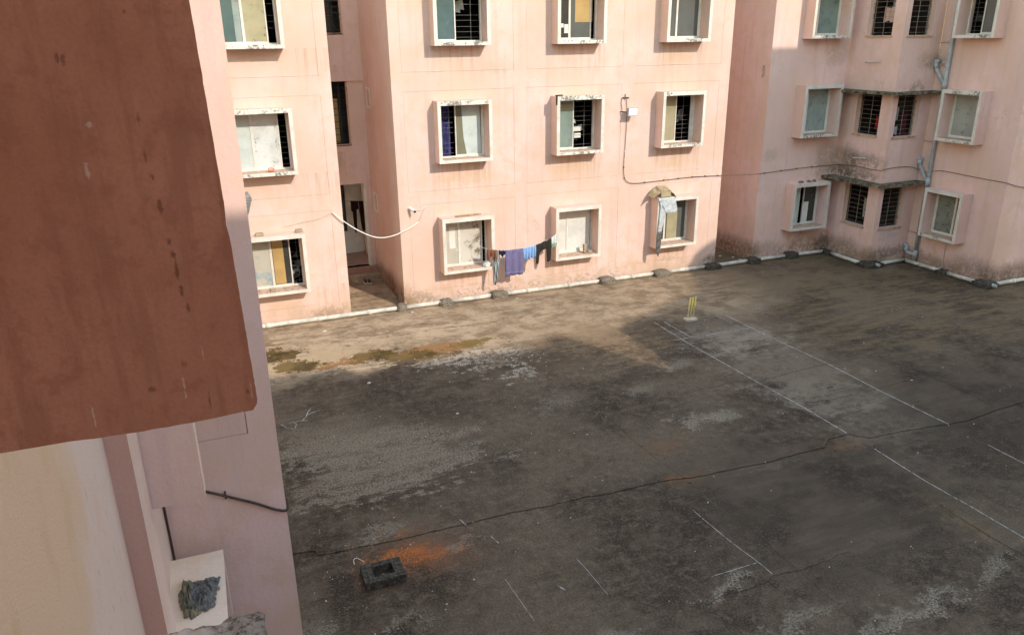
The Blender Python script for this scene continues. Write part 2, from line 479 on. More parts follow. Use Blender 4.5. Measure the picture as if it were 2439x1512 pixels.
# ------------------------------------------------------------------ window builder
SIDE, TOP, BOT = 0.09, 0.11, 0.085
def inner(u0, u1, z0, z1):
    return (u0+SIDE-0.004, u1-SIDE+0.004, z0+BOT-0.004, z1-TOP+0.004)
RC = random.Random(11)
def bar(T, ua, ub, w, z, parent, mat, r=0.007, vertical=False, z2=None):
    mb = MB(T)
    if vertical:
        mb.box(ua-r, ua+r, w-r, w+r, z, z2, 0)
    else:
        mb.box(ua, ub, w-r, w+r, z-r, z+r, 0)
    return mb.build('grille_bar', mat, parent)
def boxed_window(parent, kind, c, u0, u1, z0, z1, segs, depth=0.40, peel='b', flip=False, pink=None, bars_from=-0.14, nbars=10, rim=None):
    """boxed window: surround standing proud of the wall, sashes, panes, grille; segs = [(from, to, what)] across the opening"""
    T = plane_T(kind, c)
    pink = pink or M_pink
    mats = [pink, rim or M_rim, M_rimp, M_sill, M_cream_top] if rim else [pink, M_rim, M_rimp, M_sill]
    b = MB(T)
    f = 1
    ft, fb = (2 if 't' in peel else 1), (2 if 'b' in peel else 1)
    b.box(u0, u0+SIDE, -0.05, depth, z0, z1, [0, 0, 0, f, 0, 0])
    b.box(u1-SIDE, u1, -0.05, depth, z0, z1, [0, 0, 0, f, 0, 0])
    b.box(u0+SIDE, u1-SIDE, -0.05, depth-0.002, z1-TOP, z1, [0, 0, 0, ft, 0, 0])
    if rim:
        b.box(u0, u1, 0.0, depth+0.004, z1, z1+0.004, [4, 4, 4, 4, 4, 4])
    b.box(u0+SIDE, u1-SIDE, -0.05, depth-0.002, z0, z0+BOT, [0, 0, 0, fb, 0, 3])
    win = b.build('window', mats, parent)
    iu0, iu1, iz0, iz1 = u0+SIDE, u1-SIDE, z0+BOT, z1-TOP
    W = iu1-iu0
    fr = MB(T)
    t = 0.035
    fr.box(iu0, iu0+t, -0.10, -0.03, iz0, iz1)
    fr.box(iu1-t, iu1, -0.10, -0.03, iz0, iz1)
    fr.box(iu0+t, iu1-t, -0.10, -0.031, iz0, iz0+t)
    fr.box(iu0+t, iu1-t, -0.10, -0.031, iz1-t, iz1)
    fr.build('window_frame', M_alu, win)
    rm = MB(T)
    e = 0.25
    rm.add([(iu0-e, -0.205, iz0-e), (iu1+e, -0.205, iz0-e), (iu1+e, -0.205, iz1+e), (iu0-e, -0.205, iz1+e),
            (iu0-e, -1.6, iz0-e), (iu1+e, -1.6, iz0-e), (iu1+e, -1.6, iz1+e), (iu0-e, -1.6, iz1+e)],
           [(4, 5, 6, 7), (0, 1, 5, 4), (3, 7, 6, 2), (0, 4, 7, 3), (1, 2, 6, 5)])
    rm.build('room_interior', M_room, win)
    posts = set()
    for (a, bb, what) in segs:
        ua, ub = iu0+t+(W-2*t)*a, iu0+t+(W-2*t)*bb
        if flip:
            ua, ub = iu0+t+(W-2*t)*(1-bb), iu0+t+(W-2*t)*(1-a)
        if what == 'open':
            n = nbars
            for i in range(n):
                if RC.random() < 0.08:
                    continue
                zz = iz0+t+(i+0.6+RC.uniform(-0.08, 0.08))*(iz1-iz0-2*t)/n
                bar(T, ua, ub, bars_from, zz, win, M_bar, 0.0034)
            if ub-ua > 0.2:
                bar(T, ua+(ub-ua)*RC.uniform(0.6, 0.8), 0, bars_from-0.012, iz0+t, win, M_bar, 0.004, True, iz1-t)
                for q in range(3):
                    cu, cz, cw = RC.uniform(ua, ub-0.1), iz0+0.1+RC.random()*0.7, RC.uniform(-0.7, -0.3)
                    cl = MB(T)
                    du, dz = RC.uniform(0.08, 0.25), RC.uniform(0.06, 0.22)
                    cl.add([(cu, cw, cz), (cu+du, cw+0.03, cz-0.03), (cu+du*0.9, cw, cz+dz), (cu+0.02, cw-0.03, cz+dz*0.8)], [(0, 1, 2, 3)])
                    cl.build('room_clutter', RC.choice([P['beige'], P['greyd'], P['khaki'], P['dirty'], P['white']]), win)
            continue
        sp = 0.022
        s = MB(T)
        s.box(ua, ua+sp*1.3, -0.085, -0.045, iz0+t, iz1-t)
        s.box(ub-sp*1.3, ub, -0.085, -0.045, iz0+t, iz1-t)
        s.box(ua+sp*1.3, ub-sp*1.3, -0.085, -0.046, iz0+t, iz0+t+sp*1.3)
        s.box(ua+sp*1.3, ub-sp*1.3, -0.085, -0.046, iz1-t-sp, iz1-t)
        s.build('sash', M_alu, win)
        p = MB(T)
        p.box(ua+sp*1.3, ub-sp*1.3, -0.068, -0.062, iz0+t+sp*1.3, iz1-t-sp)
        p.build('pane', P[what], win)
    return win

# ------------------------------------------------------------------ ground
def ground_nodes(k):
    x, y, z = k.sep()
    n_l = k.noise(0.45, 4, 0.62)
    n_m = k.noise(1.7, 5, 0.68)
    n_s = k.noise(6.5, 5, 0.75)
    n_f = k.noise(30, 4, 0.75)
    n_x = k.noise(1.0, 5, 0.7, vec=k.stretch((0.9, 3.8, 1), (2, 9, 0)))
    c = k.mix(k.ramp(n_m, 0.30, 0.66), (0.038, 0.0295, 0.0225), (0.092, 0.074, 0.057))
    c = k.mix(k.math('MULTIPLY', k.ramp(n_l, 0.42, 0.60), 0.85), c, (0.150, 0.122, 0.095))
    c = k.mix(k.math('MULTIPLY', k.ramp(n_x, 0.50, 0.66), 0.50), c, (0.150, 0.120, 0.090))
    c = k.mix(k.math('MULTIPLY', k.ramp(n_s, 0.51, 0.63), 0.55), c, (0.19, 0.162, 0.13))
    c = k.mix(k.math('MULTIPLY', k.ramp(n_s, 0.48, 0.32), 0.45), c, (0.022, 0.019, 0.016))
    c = k.mix(k.math('MULTIPLY', k.ramp(n_f, 0.50, 0.64), 0.45), c, (0.21, 0.180, 0.145))
    c = k.mix(k.math('MULTIPLY', k.ramp(n_f, 0.50, 0.34), 0.38), c, (0.022, 0.019, 0.016))
    # sandy, less overgrown concrete towards the far wall, strongest on the left
    yy = k.math('MULTIPLY_ADD', k.math('SUBTRACT', n_l, 0.5), 3.6, y)
    yy = k.math('MULTIPLY_ADD', k.math('SUBTRACT', n_s, 0.5), 1.2, yy)
    xx = k.math('MULTIPLY_ADD', k.math('SUBTRACT', n_m, 0.5), 5.0, x)
    band = k.math('MULTIPLY', k.ramp(yy, 15.1, 16.4), k.ramp(xx, 4.5, 11.5, 1.0, 0.78))
    band = k.math('MULTIPLY', band, k.ramp(xx, 13.2, 15.5, 1.0, 0.2))
    tanc = k.mix(k.ramp(n_m, 0.35, 0.62), (0.25, 0.20, 0.142), (0.47, 0.40, 0.305))
    tanc = k.mix(k.math('MULTIPLY', k.ramp(n_s, 0.50, 0.68), 0.55), tanc, (0.15, 0.12, 0.085))
    tanc = k.mix(k.math('MULTIPLY', k.ramp(n_x, 0.50, 0.62), 0.45), tanc, (0.12, 0.096, 0.07))
    c = k.mix(k.math('MULTIPLY', band, 0.92), c, tanc)
    rb = k.math('MULTIPLY', k.ramp(n_x, 0.44, 0.58), k.math('MULTIPLY', k.ramp(x, 11.5, 14.5), k.ramp(y, 10.5, 13)))
    c = k.mix(k.math('MULTIPLY', rb, 0.60), c, (0.185, 0.145, 0.090))
    wp = k.warp(((n_m, 2.4), (n_s, 0.9)), ((n_x, 1.6), (n_s, 0.8)))     # for large stains
    ws = k.warp(((n_s, 0.9), (n_f, 0.35)), ((n_m, 0.6), (n_f, 0.30)))   # for small ones
    gr = k.ramp(k.math('ADD', k.math('MULTIPLY', n_f, 0.35), k.math('ADD', k.math('MULTIPLY', n_x, 0.40), k.math('MULTIPLY', n_s, 0.25))), 0.42, 0.56, 0.22, 1.0)   # grainy: the stain wears through
    gf = k.ramp(n_f, 0.42, 0.58, 0.15, 1.0)
    wm = k.warp(((n_m, 1.0), (n_s, 0.5)), ((n_x, 0.5), (n_s, 0.5)))      # in between
    def B(cx, cy, rx, ry, col, st, soft=0.25, ang=0.0, w=None, tex=None):
        nonlocal c
        f = k.wblob(w if w is not None else wp, (cx, cy, 0), (rx, ry, 50), st, soft, ang)
        if tex is not None:
            f = k.math('MULTIPLY', f, tex)
        c = k.mix(f, c, col)
    pale = k.mix(k.ramp(n_f, 0.40, 0.60), (0.14, 0.122, 0.10), (0.30, 0.268, 0.225))
    # old pale screed patch, left
    B(2.0, 12.3, 1.75, 0.75, pale, 0.95, 0.22, -0.1, tex=gr)
    B(2.3, 11.15, 1.75, 0.50, pale, 1.0, 0.18, 0.05, tex=gr)
    B(1.2, 13.3, 1.3, 0.4, pale, 0.35, 0.4, 0.0)
    # light worn strip of the cricket pitch
    pit = (0.255, 0.228, 0.195)
    B(11.35, 14.1, 1.1, 0.80, (0.32, 0.29, 0.25), 0.95, 0.7, 0.0, tex=gr)
    B(11.2, 12.2, 1.0, 2.2, pit, 0.45, 0.6, 0.0, tex=gr)
    B(11.3, 11.2, 1.0, 0.55, pit, 0.6, 0.6, 0.0, tex=gr)
    B(11.15, 10.35, 0.85, 0.28, pit, 0.75, 0.6, -0.05, tex=gr)
    B(11.2, 9.5, 1.0, 0.8, pit, 0.45, 0.6, 0.0, tex=gr)
    B(11.2, 15.3, 0.95, 0.7, pit, 0.4, 0.6, 0.0, tex=gr)
    # white lime smears
    lime = (0.40, 0.375, 0.325)
    for (a, bb, r1, r2, an, s) in ((8.55, 10.9, 0.42, 0.20, -0.15, 0.95), (7.9, 10.78, 0.16, 0.18, 0, 0.9), (7.57, 11.15, 0.14, 0.09, 0, 0.8),
            (7.7, 12.5, 0.35, 0.2, 0, 0.5), (5.72, 6.8, 0.45, 0.11, 0.12, 0.95), (8.1, 5.5, 0.36, 0.17, 0.3, 0.9), (7.2, 5.42, 0.75, 0.12, 0.15, 0.8),
            (5.9, 5.8, 0.8, 0.16, 0.3, 0.7), (9.3, 5.7, 0.45, 0.14, 0.3, 0.7), (3.5, 6.35, 0.7, 0.15, 0.25, 0.85), (9.85, 11.75, 0.25, 0.06, 0.1, 0.8),
            (2.7, 9.02, 0.3, 0.12, 0.2, 0.7), (0.5, 7.7, 0.22, 0.6, 0, 0.8), (8.3, 9.02, 0.45, 0.09, 0, 0.7), (1.7, 9.75, 0.35, 0.15, 0.3, 0.6),
            (13.3, 15.7, 0.8, 0.28, 0.2, 0.5), (1.6, 7.75, 0.3, 0.15, 0.2, 0.6), (9.2, 13.3, 0.45, 0.25, 0.2, 0.6), (6.0, 12.7, 0.5, 0.3, 0.4, 0.4)):
        B(a, bb, r1*1.0, r2*0.95, lime, s*0.72, 0.5, an, ws, gf)
    # orange powder thrown beside the gully
    org = k.mix(n_f, (0.47, 0.14, 0.035), (0.58, 0.22, 0.07))
    B(2.0, 8.95, 0.75, 0.5, (0.20, 0.095, 0.05), 0.40, 0.6, w=ws)
    B(1.80, 9.08, 0.42, 0.18, org, 0.90, 0.5, 0.15, ws, gf)
    B(2.02, 8.82, 0.22, 0.20, org, 0.75, 0.6, -0.6, ws, gr)
    B(2.33, 8.92, 0.22, 0.10, org, 0.45, 0.6, 0, ws, gr)
    B(2.03, 9.58, 0.14, 0.09, org, 0.50, 0.6, 0, ws, gr)
    # brown rust spots where the joints meet
    B(6.66, 9.24, 0.28, 0.14, (0.21, 0.115, 0.06), 0.85, 0.5, 0, ws, gr)
    B(9.95, 9.10, 0.42, 0.20, (0.21, 0.135, 0.08), 0.75, 0.5, 0, ws, gr)
    B(6.9, 10.27, 0.42, 0.24, (0.18, 0.115, 0.07), 0.70, 0.6, 0, ws, gr)
    B(9.85, 6.75, 0.10, 0.70, (0.21, 0.155, 0.085), 0.55, 0.6, 0, ws)
    # wet margin near the far wall: pale crust, moss, red mud, lime bloom
    crust = (0.50, 0.43, 0.33)
    B(2.6, 17.5, 1.2, 0.16, crust, 0.75, 0.6, -0.05)
    B(5.0, 17.45, 1.1, 0.24, crust, 0.70, 0.6, 0.08)
    B(0.8, 18.0, 0.4, 0.20, crust, 0.75, 0.5)
    B(1.6, 16.75, 1.2, 0.62, (0.45, 0.385, 0.275), 0.80, 0.25)
    B(2.9, 16.15, 1.6, 0.22, (0.47, 0.42, 0.33), 0.75, 0.3, -0.14)
    mossc = k.mix(k.ramp(n_m, 0.36, 0.62), (0.050, 0.036, 0.012), (0.16, 0.115, 0.042))
    redc = (0.27, 0.155, 0.075)
    B(2.2, 16.34, 0.62, 0.17, redc, 0.9, 0.10, 0.1, ws)
    B(4.4, 16.28, 0.72, 0.34, redc, 0.9, 0.10, 0, wm)
    B(0.85, 17.3, 0.62, 0.42, mossc, 0.95, 0.05, 0, wm)
    B(1.30, 16.55, 0.42, 0.36, mossc, 0.92, 0.05, 0, wm)
    B(1.62, 16.42, 0.22, 0.22, mossc, 0.92, 0.08, 0, wm)
    B(3.00, 16.45, 0.52, 0.36, mossc, 0.95, 0.05, -0.1, wm)
    B(3.75, 16.15, 0.75, 0.30, mossc, 0.90, 0.06, -0.1, wm)
    B(4.3, 15.95, 0.55, 0.18, mossc, 0.85, 0.08, -0.05, wm)
    B(5.4, 16.32, 0.60, 0.17, (0.17, 0.12, 0.035), 0.9, 0.12, 0, wm)
    B(8.0, 15.2, 1.7, 1.3, (0.26, 0.20, 0.135), 0.75, 0.5, 0.3, None, gr)  # tan lightening painted in where the sunlit wedge falls
    bloom = k.mix(k.ramp(n_s, 0.42, 0.56), (0.15, 0.125, 0.092), (0.55, 0.53, 0.49))
    B(5.15, 15.45, 1.0, 0.42, bloom, 0.95, 0.2, -0.05, tex=gf)
    B(5.85, 14.95, 0.48, 0.85, bloom, 0.95, 0.25, -0.25, tex=gf)
    B(5.75, 15.2, 0.35, 0.35, (0.14, 0.105, 0.06), 0.8, 0.3, tex=gr)
    # black algae patches
    B(7.0, 14.6, 0.9, 0.5, (0.036, 0.032, 0.026), 0.5, 0.4, -0.1, tex=gr)
    B(8.5, 8.2, 2.2, 1.9, (0.032, 0.027, 0.022), 0.55, 0.5, tex=gr)
    B(14.0, 9.0, 3.0, 2.4, (0.033, 0.028, 0.023), 0.55, 0.5, tex=gr)
    # moss strip along the pipes
    B(19.2, 18.2, 1.2, 0.8, (0.05, 0.050, 0.026), 0.65, 0.4)
    B(20.3, 16.4, 0.5, 1.6, (0.045, 0.043, 0.025), 0.65, 0.4)
    B(15.2, 20.3, 0.8, 1.3, (0.11, 0.10, 0.062), 0.6, 0.4)
    c = k.mix(1.0, c, (1.04, 0.895, 0.765), 'MULTIPLY')
    return c, n_f, n_s
kg = NT('weathered_concrete')
gc, gh, _ = ground_nodes(kg)
kg.bump(gh, 0.45, 0.012)
M_ground = kg.done(gc, 0.80, 0.15)
M_soil = simple('dark_joint_soil', (0.050, 0.039, 0.028), 0.95, 0.1, 0.4, 12)
def paint_mat():
    k = NT('worn_white_line_paint')
    n = k.noise(9, 5, 0.75)
    f = k.math('MULTIPLY', k.ramp(n, 0.34, 0.55), k.ramp(k.noise(0.9, 3), 0.30, 0.50, 0.45, 1.0))
    c = k.mix(f, (0.12, 0.104, 0.085), (0.53, 0.50, 0.445))
    k.bump(n, 0.5, 0.02)
    return k.done(c, 0.85, 0.1)
M_line = paint_mat()

g = MB()
g.add([(-300, -300, -0.06), (300, -300, -0.06), (300, 300, -0.06), (-300, 300, -0.06)], [(0, 1, 2, 3)])
ground = g.build('ground', M_soil)
ground['kind'] = 'structure'
main_crack = [(-1.2, 9.75), (0.45, 9.69), (0.70, 9.62), (0.72, 9.52), (1.17, 9.48), (1.83, 9.43), (2.47, 9.43), (2.95, 9.42), (3.64, 9.43), (4.35, 9.37), (4.92, 9.37),
              (5.24, 9.31), (5.88, 9.31), (6.45, 9.28), (6.77, 9.19), (7.69, 9.15), (8.31, 9.11), (8.93, 9.14), (9.52, 9.13), (9.80, 9.33), (10.28, 9.34), (10.49, 9.09),
              (11.16, 9.05), (11.77, 8.98), (12.73, 8.87), (13.67, 8.98), (14.41, 9.01), (18, 9.0), (40, 9.0)]
second_crack = [(-1.2, 9.45), (0.91, 9.32), (1.89, 9.27), (2.58, 9.26), (3.30, 9.24), (3.94, 9.21), (4.81, 9.15), (5.79, 9.17), (6.64, 9.08), (7.63, 9.06), (8.45, 9.03), (8.9, 9.04),
                (9.65, 9.03), (9.85, 8.81), (10.30, 8.76), (10.5, 8.93), (11.00, 8.92), (12.10, 8.84), (12.8, 8.80), (14.4, 8.90), (18, 8.9), (40, 8.9)]
cross_far = [(6.66, 9.24), (6.55, 10.07), (6.53, 10.64), (6.53, 11.32), (6.49, 11.78), (6.41, 12.41), (6.38, 13.6), (6.42, 15.0), (6.4, 17.0), (6.4, 24.0)]
cross_near = [(6.66, 9.05), (6.71, 8.48), (6.77, 7.97), (6.78, 7.43), (6.77, 7.02), (6.78, 6.0), (6.80, 3.0), (6.8, -4.0)]
def jag(pl, step=0.07, amp=0.013, seed=0):
    out = []
    for (a, b) in zip(pl[:-1], pl[1:]):
        n = max(1, int(math.dist(a, b)/step)) if math.dist(a, b) < 6 else 4
        dx, dy = (b[0]-a[0]), (b[1]-a[1])
        L = math.hypot(dx, dy)
        for i in range(n):
            t = i/n
            q = (a[0]+dx*t, a[1]+dy*t)
            w = amp*(mnoise.noise(Vector((q[0]*7, q[1]*7, seed)))*1.6+mnoise.noise(Vector((q[0]*19, q[1]*19, seed+5))))
            out.append((q[0]-dy/L*w, q[1]+dx/L*w))
    out.append(pl[-1])
    return out
JM, JS, JF, JN = jag(main_crack, seed=1), jag(second_crack, seed=2), jag(cross_far, seed=3), jag(cross_near, seed=4)
def at_x(pl, x):
    for a, b in zip(pl[:-1], pl[1:]):
        if a[0] <= x <= b[0]:
            t = (x-a[0])/max(1e-6, b[0]-a[0])
            return a[1]+(b[1]-a[1])*t
    return pl[-1][1]
def off(pl, dx=0.0, dy=0.0):
    return [(a+dx, b+dy*(1.0 if a < 9.0 else max(0.25, 1.0-(a-9.0)/4.0))) for a, b in pl]
GAP = 0.0065
def slab(poly, top, name='concrete_slab', bottom=-0.05):
    b = MB()
    b.prism(poly, bottom, top)
    return b.build(name, M_ground, ground)
xs = 6.66
farL = [p for p in JM if p[0] < xs-0.02]
farR = [p for p in JM if p[0] > xs+0.02]
def fade(pl, sgn):
    return [(a+sgn*GAP*0.5*max(0.04, min(1, (13.2-b2)/1.5)), b2+(GAP if b2 < 9.5 else 0)) for a, b2 in pl]
slab(off(farL, 0, GAP)+fade(JF, -1)+[(-1.2, 24.0)], 0.0)
slab(list(reversed(fade(JF, 1)))+off(farR, 0, GAP)+[(40, 24.0)], 0.0)
nL = [p for p in JS if p[0] < xs-0.02]
nR = [p for p in JS if p[0] > xs+0.02]
slab(off(nL, 0, -GAP*0.4)+off(JN, -GAP*0.35, -GAP*0.4)+[(-1.2, -4.0)], 0.0)
slab(list(reversed(off(JN, GAP*0.35, -GAP*0.4)))+off(nR, 0, -GAP*0.4)+[(40, -4.0)], 0.0)
slab(JM+list(reversed(off(JS, 0, 0.006))), -0.014, 'joint_strip')
for (a, b2, c2, d) in ((-60, -1.2, -40, 60), (-1.2, 40, 24.0, 60), (-1.2, 40, -40, -4.0), (40, 80, -40, 60)):
    b = MB()
    b.box(a, b2, c2, d, -0.05, -0.002)
    b.build('outer_paving', M_soil, ground)
def ribbon(pl, w, z, name, mat, seed=0, amp=0.012, step=0.06):
    q = jag(pl, step, amp, seed)
    vs, fs = [], []
    for i, p in enumerate(q):
        a, c2 = q[max(0, i-1)], q[min(len(q)-1, i+1)]
        L = math.dist(a, c2) or 1
        nx, ny = -(c2[1]-a[1])/L, (c2[0]-a[0])/L
        ww = w*(0.65+0.6*abs(mnoise.noise(Vector((p[0]*5, p[1]*5, seed+9)))))
        vs += [(p[0]+nx*ww/2, p[1]+ny*ww/2, z), (p[0]-nx*ww/2, p[1]-ny*ww/2, z)]
    for i in range(len(q)-1):
        fs.append((2*i, 2*i+1, 2*i+3, 2*i+2))
    m = MB()
    m.add(vs, fs)
    return m.build(name, mat, ground)
for i, (pl, w) in enumerate((
        ([(8.3, 11.95), (9.59, 12.0), (10.21, 11.83), (11.37, 11.95), (12.61, 12.02), (13.59, 11.88)], 0.016),
        ([(13.59, 11.88), (13.72, 10.95), (13.75, 9.93), (13.7, 9.1)], 0.016),
        ([(10.40, 10.63), (11.08, 10.56), (12.25, 10.57), (13.48, 10.68)], 0.016),
        ([(9.87, 7.10), (9.85, 6.64), (9.86, 6.05), (9.92, 5.4)], 0.014),
        ([(5.2, 6.55), (5.49, 6.61), (6.11, 6.59), (6.41, 6.67), (7.08, 6.64), (7.7, 6.7)], 0.013),
        ([(0.95, 9.1), (0.98, 8.8), (0.9, 8.55), (0.5, 8.55)], 0.010),
        ([(8.3, 18.6), (8.5, 18.2), (8.45, 17.9)], 0.010))):
    ribbon(pl, w, 0.003, 'crack', M_soil, seed=20+i, amp=0.02)
for i, (pl, w) in enumerate((
        ([(10.11, 15.80), (10.10, 14.17), (10.19, 11.84), (10.26, 10.51), (10.26, 9.37)], 0.034),
        ([(10.28, 8.74), (10.23, 7.63), (10.27, 6.82), (10.28, 5.4)], 0.026),
        ([(10.36, 15.71), (10.38, 14.57)], 0.036), ([(11.86, 15.59), (11.87, 14.50)], 0.036),
        ([(12.11, 15.52), (12.13, 13.88), (12.24, 11.96), (12.21, 10.40), (12.25, 8.90)], 0.034),
        ([(12.23, 8.08), (12.21, 7.2)], 0.026), ([(9.89, 14.54), (11.20, 14.50), (12.21, 14.46)], 0.038),
        ([(6.27, 8.41), (6.27, 8.21), (6.31, 7.58), (6.39, 6.92), (6.40, 6.71)], 0.026),
        ([(5.62, 6.99), (6.35, 6.99)], 0.024), ([(4.09, 8.05), (4.14, 7.21)], 0.016), ([(3.00, 8.01), (3.05, 7.13)], 0.016),
        ([(2.86, 9.55), (2.90, 9.38)], 0.03), ([(3.15, 8.98), (3.2, 8.78)], 0.045), ([(3.6, 7.62), (3.66, 7.5)], 0.045))):
    ribbon(pl, w*(0.8 if i < 7 else 0.5), 0.004, 'painted_line', M_line, seed=40+i, amp=0.004)
scr = [[(0.64, 13.82), (0.74, 13.62), (0.88, 13.52), (0.92, 13.7), (0.86, 13.82)], [(0.80, 13.80), (1.0, 13.82), (1.15, 13.78)], [(1.05, 13.82), (1.14, 13.95), (1.2, 14.15), (1.28, 14.3)],
       [(1.14, 14.0), (1.3, 14.1), (1.42, 14.12)]]
for i, pl in enumerate(scr):
    ribbon(pl, 0.02, 0.004, 'chalk_stroke', M_line, seed=80+i, amp=0.012, step=0.04)

# ------------------------------------------------------------------ buildings
YA = 19.45
ROOF = 9.4
def frame_and_panels(parent, kind, c, u0, u1, cols, rows, holes, mat, thick=0.2, base=0.0):
    """plastered frame of columns and beams with infill panels set 3 mm back between them"""
    T = plane_T(kind, c)
    rects = [(a, b2, z0, z1) for (a, b2) in cols for (z0, z1) in rows]
    w = MB(T)
    holed(w, u0, u1, base, ROOF, -thick, 0.0, rects)
    w.build('wall', mat, parent)
    gp = 0.004
    for r in rects:
        p = MB(T)
        inn = [h for h in holes if h[0] > r[0] and h[1] < r[1] and h[2] > r[2] and h[3] < r[3]]
        holed(p, r[0]+gp, r[1]-gp, r[2]+gp, r[3]-gp, -thick+0.01, -0.003, inn)
        p.build('wall_panel', mat, parent)

ZW = [(0.915, 2.425), (3.87, 5.415), (6.72, 8.26)]
# --- main block
main = thing('apartment_block', 'sunlit pink block with nine boxed windows in three columns', 'building')
cols = [(4.79, 7.77), (8.14, 11.0), (11.38, 14.22)]
rows = [(0.42, 2.78), (3.13, 5.65), (6.11, 8.75), (9.0, 9.3)]
WU = [(5.55, 7.01), (8.84, 10.26), (12.11, 13.53)]
holes = [inner(a, b2, z0, z1) for (a, b2) in WU for (z0, z1) in ZW]
frame_and_panels(main, '-Y', YA, 4.51, 14.56, cols, rows, holes, M_pink)
S = {(0, 0): [(0, 0.38, 'beige'), (0.38, 0.93, 'torn'), (0.93, 1, 'open')],
     (0, 1): [(0, 0.36, 'open'), (0.38, 1.0, 'olive')],
     (0, 2): [(0, 0.47, 'dteal'), (0.47, 1, 'open')],
     (1, 0): [(0, 0.37, 'white'), (0.37, 0.98, 'white')],
     (1, 1): [(0, 0.50, 'teal'), (0.50, 1, 'open')],
     (1, 2): [(0, 0.36, 'dirty'), (0.36, 0.90, 'greyd'), (0.90, 1, 'open')],
     (2, 0): [(0, 0.36, 'dirty'), (0.36, 1.0, 'greyd')],
     (2, 1): [(0, 0.52, 'khaki'), (0.52, 0.93, 'open'), (0.93, 1.0, 'white')],
     (2, 2): [(0, 0.38, 'greyd'), (0.38, 1.0, 'greyd')]}
WIN = {}
for ci, (a, b2) in enumerate(WU):
    for ri, (z0, z1) in enumerate(ZW):
        WIN[ci, ri] = boxed_window(main, '-Y', YA, a, b2, z0, z1, S[ci, ri], peel={0: '', 1: 'tb' if ci != 0 else 't', 2: 'b'}[ri])
T = plane_T('-Y', YA)
def extra(win, u0, u1, z0, z1, w0, w1, name, mat, poly=None):
    m = MB(T)
    m.box(u0, u1, w0, w1, z0, z1)
    return m.build(name, mat, win)
# sheet of white board behind the glass of the middle left window, curtain in the open half
m = MB(T)
m.add([(6.32, -0.058, 5.24), (6.82, -0.058, 5.24), (6.84, -0.058, 4.03), (6.44, -0.058, 4.0), (6.36, -0.058, 4.45)], [(0, 1, 2, 3, 4)])
m.build('white_sheet', P['pale'], WIN[0, 1])
M_curt = simple('blue_curtain_cloth', (0.060, 0.055, 0.17), 0.9, 0.1, 0.45, 14)
cv, cf = [], []
for i in range(25):
    s = i/24
    for j in range(2):
        cv.append((5.70+0.36*s, -0.26+0.03*math.sin(s*34), (5.28, 3.95)[j]))
for i in range(24):
    cf.append((2*i, 2*i+2, 2*i+3, 2*i+1))
m = MB(T)
m.add(cv, cf)
m.build('curtain', M_curt, WIN[0, 1], True)
extra(WIN[1, 2], 9.55, 10.05, 7.25, 8.1, -0.061, -0.058, 'yellow_sheet', P['ochre'])
extra(WIN[1, 2], 9.0, 9.22, 7.12, 7.22, -0.061, -0.058, 'paper_scrap', P['white'])
extra(WIN[1, 2], 9.24, 9.36, 6.98, 7.2, -0.061, -0.058, 'paper_scrap', P['white'])
extra(WIN[1, 1], 9.62, 9.84, 4.42, 4.55, -0.20, -0.19, 'paper_scrap', P['white'])
extra(WIN[1, 1], 9.64, 9.84, 4.24, 4.37, -0.20, -0.19, 'paper_scrap', P['white'])
extra(WIN[1, 1], 8.96, 9.50, 5.0, 5.16, -0.061, -0.058, 'khaki_strip', P['khaki'])
extra(WIN[2, 0], 12.74, 13.10, 1.04, 1.98, -0.061, -0.056, 'khaki_board', P['khakist'])
extra(WIN[0, 0], 5.86, 6.03, 1.5, 2.08, -0.061, -0.058, 'paper_notice', P['white'])
# shell of the block, closed roof
m = MB()
m.box(4.51, 4.71, YA+0.2, 24.6, 0, ROOF)
m.build('side_wall', M_pink, main)
m = MB()
m.box(14.36, 14.56, YA+0.2, 30, 0, ROOF)
m.build('side_wall', M_pink, main)
m = MB()
m.box(4.71, 14.36, 29.8, 30, 0, ROOF)
m.build('side_wall', M_pink, main)
m = MB()
m.box(4.40, 14.66, YA-0.1, 30.1, ROOF, ROOF+0.15)
m.build('roof', M_roof, main)
# narrow vents let into the side wall of the passage: shallow frame with a flat brown patch standing in for the dark opening
for (y0, z0) in ((22.15, 5.06), (22.1, 2.10)):
    v = MB(lambda u, w, z: (4.51-w, u, z))
    v.box(y0, y0+0.07, 0, 0.02, z0, z0+0.56)
    v.box(y0+0.43, y0+0.5, 0, 0.02, z0, z0+0.56)
    v.box(y0+0.07, y0+0.43, 0, 0.02, z0+0.5, z0+0.56)
    v.box(y0+0.07, y0+0.43, 0, 0.03, z0, z0+0.05)
    vo_ = v.build('vent_frame', M_rim, main)
    q = MB(lambda u, w, z: (4.51-w, u, z))
    q.box(y0+0.08, y0+0.22, 0.0, 0.006, z0+0.06, z0+0.49)
    q.build('vent_opening', M_sill, vo_)

